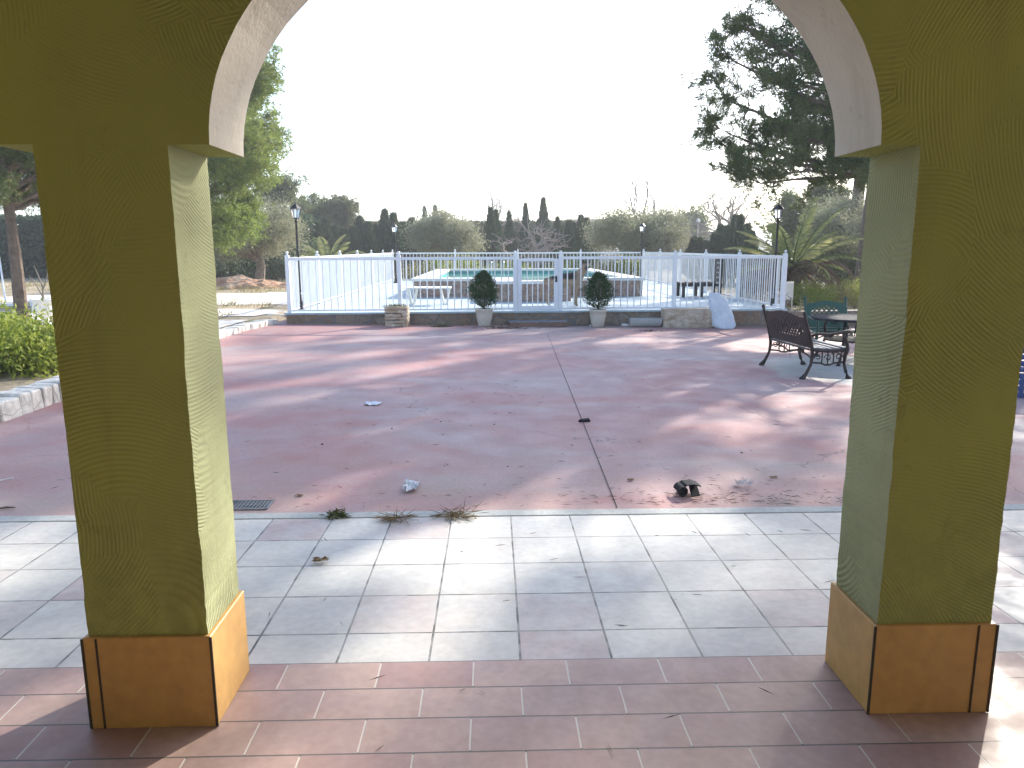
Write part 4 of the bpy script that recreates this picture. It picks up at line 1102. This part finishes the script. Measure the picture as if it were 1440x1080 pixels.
pines = [((13.5, 27.5, 0), (0, 0, 8.8), (4.2, 4.2, 4.6), 34, 'tall dark pine standing behind the large pine at right'),
         ((14.5, 30.5, 0), (0, 0, 13.6), (4.3, 4.3, 4.4), 38, 'very tall pine at the back of the right hand grove'),
         ((16.0, 19.5, 0), (0, 0, 8), (4.0, 4.0, 4.0), 66, 'tall pine of the right hand grove, right of the large pine'),
         ((12.4, 13.2, 0), (0, 0, 7.6), (3.4, 3.4, 3.4), 42, 'pine beyond the right pillar shading the terrace'),
         ((10.4, 21.0, 0), (0, 0, 10.6), (2.9, 2.9, 2.9), 14, 'slender high crowned pine just behind the large pine')]
for i, (b0, cc, rr, nb, lab) in enumerate(pines):
    random.seed(50+i)
    make_tree('pine_tree', lab, 'tree', b0, [(0, 0, 0), (.2, 0, cc[2]*.4), (0, .1, cc[2]), (0, 0, cc[2]+rr[2]*.8)], .28, rand_blobs(cc, rr, int(nb*1.4), .48, hollow=.2, seed=60+i), M['pine'], M['bark'],
              nsub=6, ntuft=5, nleaf=7, L=.26, W=.037, limb=.05)

# ------------------------------------------------------------ garden trees, left to right
def pt_tree(name, label, cat, px, Y, blobs, leaf, wood, tr=.15, kind='pine', group=None, z0=0, **k):
    b0 = Vector((AT(px, 380, Y).x, Y, z0)); bl = []
    for (bx, by, r, dy) in blobs:
        q = AT(bx, by, Y+dy); bl.append((q.x-b0.x, dy, q.z-z0, r, r, r*.85))
    top = max(b[2] for b in bl); return make_tree(name, label, cat, b0, [(0, 0, 0), (.05*top, 0, top*.3), (0, .04*top, top*.6), (0, 0, top*.92)], tr, bl, leaf, wood, kind=kind, group=group, **k)
def scatter_blobs(x0, x1, y0, y1, n, r, dep, seed, shape=None):
    g = random.Random(seed); o = []
    while len(o) < n:
        x, y = g.uniform(x0, x1), g.uniform(y0, y1)
        if shape and not shape(x, y): continue
        o.append((x, y, r*g.uniform(.7, 1.25), g.uniform(-dep, dep)))
    return o
# bright pine: outline steps out at y 100, 200, 280
def s1(x, y):
    lim = 385 if y < 125 else 372 if y < 165 else 392 if y < 225 else 375 if y < 260 else 360
    return x < lim
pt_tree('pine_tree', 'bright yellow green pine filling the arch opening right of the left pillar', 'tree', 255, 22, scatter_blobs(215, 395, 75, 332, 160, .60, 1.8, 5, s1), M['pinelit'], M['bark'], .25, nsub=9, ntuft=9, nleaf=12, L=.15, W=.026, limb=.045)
pt_tree('olive_tree', 'large grey green olive tree under the bright pine', 'tree', 362, 29, scatter_blobs(270, 408, 296, 350, 50, .58, 1.6, 6), M['olive'], M['oliwood'], .22, 'leaf', nsub=8, ntuft=8, nleaf=14, L=.10, W=.035)
pt_tree('pine_tree', 'small round topped pine right of the bright pine', 'tree', 392, 42, scatter_blobs(372, 412, 255, 300, 16, .7, 1.2, 7), M['roundpine'], M['bark'], .15, nsub=8, ntuft=8, nleaf=12, L=.22, W=.05)
pt_tree('pine_tree', 'wide rounded pine behind the left palm', 'tree', 445, 47, scatter_blobs(418, 478, 282, 330, 26, .8, 1.5, 8, lambda x, y: y > 278+abs(x-448)*.35), M['roundpine'], M['bark'], .2, nsub=8, ntuft=8, nleaf=12, L=.24, W=.055)
pt_tree('pine_tree', 'darker brownish pine at the right end of the left tree group', 'tree', 485, 45, scatter_blobs(470, 505, 285, 330, 18, .7, 1.2, 9, lambda x, y: y > 275+abs(x-480)*.9), M['hedge'], M['bark'], .18, nsub=8, ntuft=8, nleaf=12, L=.24, W=.055)
random.seed(9)
for i, (px, Y) in enumerate(((300, 31), (345, 33), (392, 34), (425, 36))):
    bush('dark_bush', 'dark evergreen bush in the shade under the olive tree', px, 360, Y, 1.6, 1, .85, M['cypress'], 2600, .16, .07, group='dark evergreen bushes under the olive tree', z0=0)

# cypress prototypes: narrow columns with pointed tips
def make_cypress(h, r, seed, leaf=None):
    root = empty('cypress', (0, 0, 0)); mb = MB(); mb.tube([(0, 0, 0), (0, 0, h*.5), (0, 0, h*.93)], [r*.2, r*.12, .01], 6); mb.build('trunk', M['oliwood'], root)
    n = int(5200*max(1, h*r/1.2)**.5); t = rng.random(n)**.85; a = rng.random(n)*6.283
    prof = r*np.minimum(1, (t+.04)*5)**.5*np.minimum(1, (1-t)**1.05*1.75)*(1+.25*np.sin(a*3+t*17+seed)+.1*np.sin(a*5-t*31))
    rr = prof*rng.uniform(.6, 1.03, n)
    P = np.stack([rr*np.cos(a), rr*np.sin(a), .08*h+.9*h*t], 1)
    D = np.stack([np.cos(a)*.3, np.sin(a)*.3, np.ones(n)], 1)+rng.normal(size=(n, 3))*.22
    leaves('crown', leaf or M['cypress'], root, P, D, rng.uniform(.16, .38, n), .045, rng.random(n))
    return root
protos = [make_cypress(3.2, .42, 1), make_cypress(3.2, .36, 4), make_cypress(3.2, .5, 9)]
used = [False]*3
def cyp(px, py, Y, label, group=None, k=0, wide=1.0):
    q = AT(px, py, Y); h = q.z+.1
    if not used[k]: o = protos[k]; used[k] = True
    else: o = copy_tree(protos[k])
    o.location = (q.x, Y, -.1); s = h/3.12; o.scale = (wide*1.0, wide*1.0, s); o.rotation_euler.z = random.uniform(0, 6)
    o['label'] = label; o['category'] = 'cypress'
    if group: o['group'] = group
    elif 'group' in o: del o['group']
gh = 'dark cypresses in the row behind the left half of the pool deck'
random.seed(77)
for i, px in enumerate((446, 457, 470, 483, 495, 506, 517, 528, 541, 553, 566, 579, 592)):
    top = (318, 312, 322, 326, 324, 310, 318, 322, 301, 306, 318, 312, 318)[i]
    cyp(px, top, 40+(i % 3)*.7, 'dark cypress in the dense row behind the left half of the pool deck', gh, i % 3, 1.15)
cyp(597, 297, 47, 'slim cypress tip rising left of the round olive tree', None, 1, .8)
cyp(612, 296, 47.5, 'cypress tip rising over the middle of the round olive tree', None, 0, .8)
cyp(690, 299, 39, 'left cypress of the close pair right of the round olive tree', None, 0, .95)
cyp(697, 302, 39.6, 'right cypress of the close pair right of the round olive tree', None, 1, .9)
cyp(716, 304, 41, 'short slim cypress between the close pair and the bare fig', None, 1, .8)
cyp(739, 293, 42, 'slim tall cypress behind the left bare fig tree', None, 1, .8)
cyp(764, 286, 44, 'tallest pointed cypress in the middle, behind the right bare fig', None, 0, 1.0)
cyp(784, 311, 41, 'low blunt cypress right of the tallest pointed one', None, 2, .8)
for i, (px, py) in enumerate(((800, 316), (807, 319), (817, 309), (825, 312))):
    cyp(px, py, 38+i*.4, 'dark cypress in the clump of four left of the wide olive tree', 'cypresses in the clump of four before the pink house', (0, 1, 0, 2)[i], .95)
for i, (px, py) in enumerate(((976, 337), (984, 339), (992, 343))):
    cyp(px, py, 34, 'short cypress of the low group of three before the pale house', 'short cypresses before the pale house', 2, .9)
for i, (px, py) in enumerate(((1005, 333), (1013, 322), (1022, 323), (1034, 309), (1042, 309), (1051, 321), (1057, 330))):
    cyp(px, py, 33+(i % 2)*.8, 'dark cypress of the dense clump behind the right end of the railing', 'cypresses in the dense clump behind the right end of the railing', i % 3, 1.0)
cyp(838, 318, 45, 'lone slim cypress before the pink house wall', None, 1, .6)

# long hedge behind everything
def hedge(label, x0, x1, Y, h, d, leaf, n):
    root = empty('clipped_hedge', ((x0+x1)/2, Y, 0), label=label, cat='hedge'); L2 = (x1-x0)/2
    P = np.stack([rng.uniform(-L2, L2, n), rng.uniform(-d, d, n), rng.random(n)**.8*h], 1); k = rng.random(n) < .35; P[k, 2] = h*rng.uniform(.93, 1.02, k.sum())
    k2 = (~k) & (rng.random(n) < .7); P[k2, 1] = -d*rng.uniform(.9, 1.08, k2.sum())
    leaves('foliage', leaf, root, P, rng.normal(size=P.shape)+np.array([0, -.3, .6]), .3, .13, rng.random(n))
    mb = MB(); xx = -L2+.4
    while xx < L2: mb.tube([(xx, 0, 0), (xx+.1, 0, h*.6)], [.06, .03], 5); xx += 1.2
    mb.build('stems', M['oliwood'], root)
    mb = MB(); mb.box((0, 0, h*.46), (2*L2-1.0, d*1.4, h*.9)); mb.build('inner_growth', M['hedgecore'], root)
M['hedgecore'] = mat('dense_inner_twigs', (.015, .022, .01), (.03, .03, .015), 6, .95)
hedge('long flat topped hedge behind the cypress row', AT(470, 330, 52).x, AT(806, 330, 52).x, 52, AT(600, 315.5, 52).z, .8, M['hedge'], 16000)
hedge('low dark hedge beyond the right palm', AT(1080, 330, 44).x, AT(1330, 330, 44).x, 44, AT(1100, 335, 44).z+.6, 1, M['hedge'], 9000)
hedge('dark hedge closing the garden on the far left', AT(-260, 330, 38).x, AT(440, 330, 38).x, 38, 2.9, 1, M['cypress'], 20000)

# olives
pt_tree('olive_tree', 'round grey green olive tree left of the cypress pair', 'tree', 627, 36, scatter_blobs(585, 668, 308, 352, 32, .55, 1.5, 16, lambda x, y: y > 303+abs(x-625)*.45), M['olive'], M['oliwood'], .2, 'leaf', nsub=8, ntuft=8, nleaf=13, L=.12, W=.045, limb=.05)
pt_tree('olive_tree', 'wide pale olive tree right of the clump of four cypresses', 'tree', 900, 34, scatter_blobs(838, 958, 303, 352, 46, .6, 1.7, 17, lambda x, y: y > 298+abs(x-905)*.32), M['olive'], M['oliwood'], .22, 'leaf', nsub=8, ntuft=8, nleaf=13, L=.12, W=.045, limb=.05)
# bare trees
def bare_tree(name, label, px, Y, h, spread, seed, depth=5, r0=.10, z0=0, up=.9, n0=4, cat='bare tree'):
    g = random.Random(seed); p = AT(px, 380, Y); root = empty(name, (p.x, Y, z0), label=label, cat=cat); tw, br = MB(), MB()
    def grow(a, d, ln, r, lv):
        e = a+d*ln; m_ = a.lerp(e, .5)+Vector((g.uniform(-1, 1), g.uniform(-1, 1), g.uniform(-.3, .6)))*ln*.09
        (tw if lv < 1 else br).tube([a, m_, e], [r, r*.8, r*.62], 5 if lv < 2 else 3, False)
        if lv >= depth: return
        for i in range(g.choice((2, 3, 3)) if lv else n0):
            v = Vector((g.gauss(0, 1), g.gauss(0, 1), g.gauss(.25, .55))).normalized()*spread + d*up
            grow(e if g.random() < .7 else m_, v.normalized(), ln*g.uniform(.62, .85), r*.58, lv+1)
    grow(Vector((0, 0, 0)), Vector((g.uniform(-.15, .15), 0, 1)).normalized(), h, r0, 0)
    tw.build('trunk', M['barewood'], root); br.build('branches', M['barewood'], root)
bare_tree('fig_tree', 'right bare fig tree with pale twisted branches behind the gate', 757, 33, 1.15, 1.0, 3, 5, .15, up=.5)
bare_tree('fig_tree', 'left bare fig tree with pale twisted branches behind the gate', 726, 33.5, 1.0, 1.0, 12, 5, .13, up=.5)
bare_tree('bare_tree', 'thin leafless tree poking above the cypress pair', 684, 46, 2.0, .6, 5, 5, .15)
bare_tree('bare_tree', 'tall leafless tree with spreading twigs behind the dense cypress clump', 1040, 40, 1.7, .75, 21, 6, .26, up=.8)
bare_tree('bare_tree', 'thin leafless twigs above the wide olive tree', 905, 44, 2.6, .5, 8, 4, .12)

# right side evergreens
pt_tree('pine_tree', 'rounded pine behind the right palm, left of its taller neighbour', 'tree', 1130, 38, scatter_blobs(1100, 1152, 280, 322, 24, .7, 1.3, 31, lambda x, y: y > 270+abs(x-1130)*.4), M['roundpine'], M['bark'], .2, nsub=8, ntuft=8, nleaf=12, L=.2, W=.045)
pt_tree('pine_tree', 'upright narrow pine behind the right palm, nearest the right pillar', 'tree', 1168, 36, scatter_blobs(1150, 1184, 266, 312, 20, .62, 1.2, 32), M['roundpine'], M['bark'], .18, nsub=8, ntuft=8, nleaf=12, L=.2, W=.045)
pt_tree('olive_tree', 'grey green tree between the palm and the right pillar', 'tree', 1195, 29, scatter_blobs(1150, 1250, 290, 385, 46, .7, 1.8, 33), M['olive'], M['oliwood'], .2, 'leaf', nsub=8, ntuft=8, nleaf=13, L=.11, W=.04)
pt_tree('evergreen_oak', 'dark leafy evergreen low behind the shrubs at right', 'tree', 1210, 24, scatter_blobs(1160, 1270, 345, 395, 30, .5, 1.2, 34), M['hedge'], M['oliwood'], .15, 'leaf', nsub=8, ntuft=8, nleaf=12, L=.10, W=.04)
pt_tree('round_tree', 'small round tree behind the pale house gable', 'tree', 968, 62, scatter_blobs(957, 985, 308, 330, 14, .9, 1.3, 35), M['roundpine'], M['oliwood'], .15, 'leaf', nsub=8, ntuft=7, nleaf=10, L=.26, W=.1)

# yellowish bushes behind the far railing
random.seed(13)
for i, px in enumerate((590, 622, 655, 690, 722, 800, 838, 866, 890)):
    bush('yellow_bush', 'yellow green bush in the row behind the far railing of the deck', px, 390, 31.2+(i % 2)*.5, .75, .5, .42+.1*(i % 3), M['drybush'] if i % 3 == 0 else M['bush'], 1500, .11, .05, group='yellow green bushes behind the far railing', z0=0)

# ------------------------------------------------------------ palms
def make_palm(label, loc, h, nf, flen, dead, seed, droop=.9, lf=.24):
    g = random.Random(seed); root = empty('palm_tree', loc, label=label, cat='palm')
    mb = MB(); mb.lathe([(.26, 0), (.24, h*.4), (.27, h*.8), (.2, h), (.08, h+.12)], n=14); mb.build('trunk', M['bark'], root, True)
    def fronds(name, m, n, e0, e1, fl, dr, dens, W):
        P = []; D = []; T = []; ra = MB()
        for i in range(n):
            az = i*2.399+g.uniform(-.2, .2); el = e0+(e1-e0)*((i+.5)/n)**.8+g.uniform(-.08, .08); ln = fl*g.uniform(.85, 1.1)
            hd = Vector((math.cos(az), math.sin(az), 0)); p = Vector((0, 0, h)); pts = [p.copy()]; a = el; k = 12
            for s in range(k):
                a -= dr*(s/k)**1.1*.22*(1.2-.5*math.sin(max(el, 0))); p = p+(hd*math.cos(a)+Vector((0, 0, 1))*math.sin(a))*ln/k
                pts.append(p.copy())
            ra.tube(pts, [.022*(1-.8*j/k) for j in range(k+1)], 4, False)
            side = hd.cross(Vector((0, 0, 1))); tt = g.random()
            for j in range(dens):
                t = .12+.88*j/dens; s = min(k-1, int(t*k)); q = pts[s].lerp(pts[s+1], t*k-s); fwd = (pts[s+1]-pts[s]).normalized(); upv = side.cross(fwd)
                for sg in (-1, 1):
                    P.append(q); D.append(fwd*.75+side*sg*.75+upv*(-.35)+Vector((0, 0, -.1))); T.append((tt*.7+.3*g.random(), math.sin(math.pi*(.1+.85*t))))
        ra.build('frond_stems' if name == 'crown' else 'dead_stems', m, root)
        T = np.array(T); leaves(name, m, root, np.array(P), np.array(D), flen*lf*T[:, 1], W, T[:, 0])
    fronds('crown', M['palm'], nf, R(82), R(8), flen, droop, 40, .03)
    if dead: fronds('dead_skirt', M['drypalm'], dead, R(28), R(-12), flen*1.05, 1.5, 40, .04)
    return root
q = AT(462, 375, 33); make_palm('small palm with arching pale fronds beyond the left end of the railing', (q.x, 33, 0), .75, 20, 1.75, 0, 3, 1.2)
q = AT(1113, 380, 19.5); make_palm('low wide palm with brown dead skirt beyond the right end of the railing', (q.x, 19.5, 0), .95, 26, 1.95, 30, 8, .75, .17)

# shrubs at right behind the chair
random.seed(44)
bare_tree('bare_shrub', 'small many stemmed shrub just right of the railing corner', 1108, 16.0, .22, 1.0, 4, 3, .03, z0=.05, up=.5, n0=6, cat='shrub')
for (px, Y, rx, rz, m, lab) in ((1140, 17.6, .5, .36, 'bush', 'yellow green shrub behind the left corner of the green chair'), (1172, 18.0, .55, .34, 'drybush', 'straw coloured shrub behind the middle of the green chair'),
                           (1205, 18.3, .6, .35, 'bush', 'greener shrub between the green chair and the right pillar'), (1235, 18.8, .6, .38, 'drybush', 'dry shrub half hidden by the right pillar')):
    bush('garden_shrub', lab, px, 400, Y, rx, .45, rz, M[m], 3800, .05, .02, z0=.0)
# tufts of dry grass and weeds, uncountable
n = 16000; X = np.concatenate([rng.uniform(-22, -5.2, n//2), rng.uniform(6.4, 22, n//4), rng.uniform(-12, 14, n//4)]); Y = np.concatenate([rng.uniform(10, 32, n//2), rng.uniform(15.6, 32, n//4), rng.uniform(30.5, 42, n//4)])
cl = np.array([mnoise.noise(Vector((x*.6, y*.6, 2))) for x, y in zip(X, Y)]) > .02
X, Y = X[cl], Y[cl]; n = len(X)
Zg = np.array([earth(x, y) for x, y in zip(X, Y)])
P = np.stack([X, Y, Zg], 1); P = np.repeat(P, 4, 0)+rng.normal(size=(n*4, 3))*np.array([.06, .06, 0])
D = rng.normal(size=P.shape)*.5+np.array([0, 0, 1])
ok = ~((P[:, 1] > 18.4) & (P[:, 1] < 23.6) & (P[:, 0] < -4) & (rng.random(len(P)) < .93)) & ~((P[:, 0] > FL.x-.3) & (P[:, 0] < 6.3) & (P[:, 1] < 30.4))
P, D = P[ok], D[ok]
tag(leaves('dry_grass', M['drygrass'], None, P, D, rng.uniform(.08, .2, len(P)), .015, rng.random(len(P))), 'dry grass and weeds on the bare garden ground', 'dry grass', kind='stuff')

# ------------------------------------------------------------ houses, poles and hills far behind
def house(name, label, x0, x1, Y, z1, dep, wall, roofm, flat=True, wins=()):
    r = empty(name, ((x0+x1)/2, Y, -.1), label=label, cat='house'); w_ = x1-x0
    mb = MB(); mb.box((0, dep/2, z1/2), (w_, dep, z1)); wa = mb.build('wall', wall, r)
    mb = MB()
    if flat: mb.box((0, dep/2, z1+.07), (w_+.3, dep+.3, .14))
    else:
        rg = z1+w_*.22; e = .3
        mb.add([(-w_/2-e, -e, z1-.02), (w_/2+e, -e, z1-.02), (w_/2+e, dep+e, z1-.02), (-w_/2-e, dep+e, z1-.02), (0, -e, rg), (0, dep+e, rg)], [(0, 1, 4), (2, 3, 5), (0, 4, 5, 3), (1, 2, 5, 4), (0, 3, 2, 1)])
    mb.build('roof', roofm, r)
    for (wx, wz, ww, wh) in wins:
        mb = MB(); mb.box((wx, -.01, wz), (ww, .06, wh)); mb.build('window', M['window'], r)
    return r
house('pink_house', 'flat roofed pinkish house behind the wide olive tree', AT(798, 320, 60).x, AT(868, 320, 60).x, 60, AT(830, 310.5, 60).z+.1, 6, M['housewall'], M['housewall'], True, [(-.6, 2.4, .6, .7), (1.2, 2.4, .6, .7)])
house('gabled_house', 'pale house with a sloping clay tile roof right of the wide olive tree', AT(925, 330, 56).x, AT(1003, 330, 56).x, 56, AT(960, 343, 56).z, 6, M['palewall'], M['rooftile'], False, [(.6, 1.2, .5, .6)])
house('grey_shed', 'low grey shed roof right of the gabled house', AT(985, 330, 64).x, AT(1030, 330, 64).x, 64, AT(1000, 328, 64).z, 5, M['cement'], M['cement'])
mb = MB(); p = AT(955, 340, 50); mb.tube([(0, 0, 0), (0, 0, AT(955, 314, 50).z)], [.05, .035], 6); o = mb.build('pole', M['path']); 
for px, py, Y, lab in ((955, 314, 50, 'pale street lamp pole before the wide olive tree, right side'), (982, 313, 52, 'pale street lamp pole before the gabled house')):
    q = AT(px, py, Y); r = empty('street_lamp', (q.x, Y, 0), label=lab, cat='street lamp')
    mb = MB(); mb.tube([(0, 0, 0), (0, 0, q.z)], [.05, .035], 6); mb.build('pole', M['path'], r)
    mb = MB(); mb.lathe([(.05, 0), (.13, .05), (.14, .14), (.05, .26), (.0, .27)], (0, 0, q.z), 10); mb.build('lantern', M['coping'], r)
bpy.data.objects.remove(o)
q = AT(921, 281, 70); r = empty('utility_pole', (q.x, 70, 0), label='thin utility pole far behind the wide olive tree', cat='utility pole'); mb = MB(); mb.tube([(0, 0, 0), (0, 0, q.z)], [.09, .05], 6); mb.build('pole', M['oliwood'], r); mb = MB(); mb.box((0, 0, q.z-.3), (.9, .08, .08)); mb.build('crossarm', M['oliwood'], r)
# hills
mb = MB(); vs_ = []; nx, ny = 90, 8
for j in range(ny+1):
    for i in range(nx+1):
        x = -520+1040*i/nx; y = 330+60*j
        hgt = (9+11*mnoise.noise(Vector((x*.006, 0, 4)))+4*mnoise.noise(Vector((x*.03, 1, 4))))*math.sin(min(1, j/3)*math.pi/2)
        vs_.append((x, y, max(-.3, hgt*.85)+(-.3 if j == 0 else 0)))
mb.add(vs_, [(j*(nx+1)+i, j*(nx+1)+i+1, (j+1)*(nx+1)+i+1, (j+1)*(nx+1)+i) for j in range(ny) for i in range(nx)]); struct(mb.build('hills', M['hill'], None, True))
tag(bpy.data.objects['hills'], kind='structure')
# white plastic chair half hidden behind the railing corner
q = AT(1106, 412, 16.6); r = empty('plastic_chair', (q.x-.04, 16.6, .0), R(200), label='white plastic chair with blue cover half hidden behind the railing corner', cat='chair'); r.scale = (.62, .62, .86)
mb = MB(); mb.box((0, 0, .42), (.42, .42, .03)); mb.box((0, .2, .64), (.4, .03, .44)); bevel(mb.build('shell', M['plastic'], r), .012)
mb = MB()
for x in (-.18, .18):
    for y in (-.18, .18): mb.tube([(x, y, .41), (x*1.1, y*1.1, 0)], .018, 6)
mb.build('legs', M['plastic'], r)
mb = MB(); mb.box((0, .17, .58), (.36, .03, .3)); mb.build('cover', M['blue'], r)

for o in list(C.objects):
    if o.parent is None and o.type == 'EMPTY' and not o.children: bpy.data.objects.remove(o)

# ------------------------------------------------------------ thin haze added for the lens flare over the background
hz_m = bpy.data.materials.new('flare_haze'); hz_m.use_nodes = True; t_ = hz_m.node_tree; t_.nodes.clear()
ho = t_.nodes.new('ShaderNodeOutputMaterial'); hv = t_.nodes.new('ShaderNodeVolumePrincipled'); t_.links.new(hv.outputs[0], ho.inputs['Volume'])
hv.inputs['Color'].default_value = (.93, .95, 1, 1); hv.inputs['Density'].default_value = .0018; hv.inputs['Anisotropy'].default_value = .3
mb = MB(); mb.box((0, 600, 11.5), (1810, 1810, 27)); tag(mb.build('haze', hz_m), 'thin haze added to imitate lens flare over the far trees', 'haze', kind='stuff')
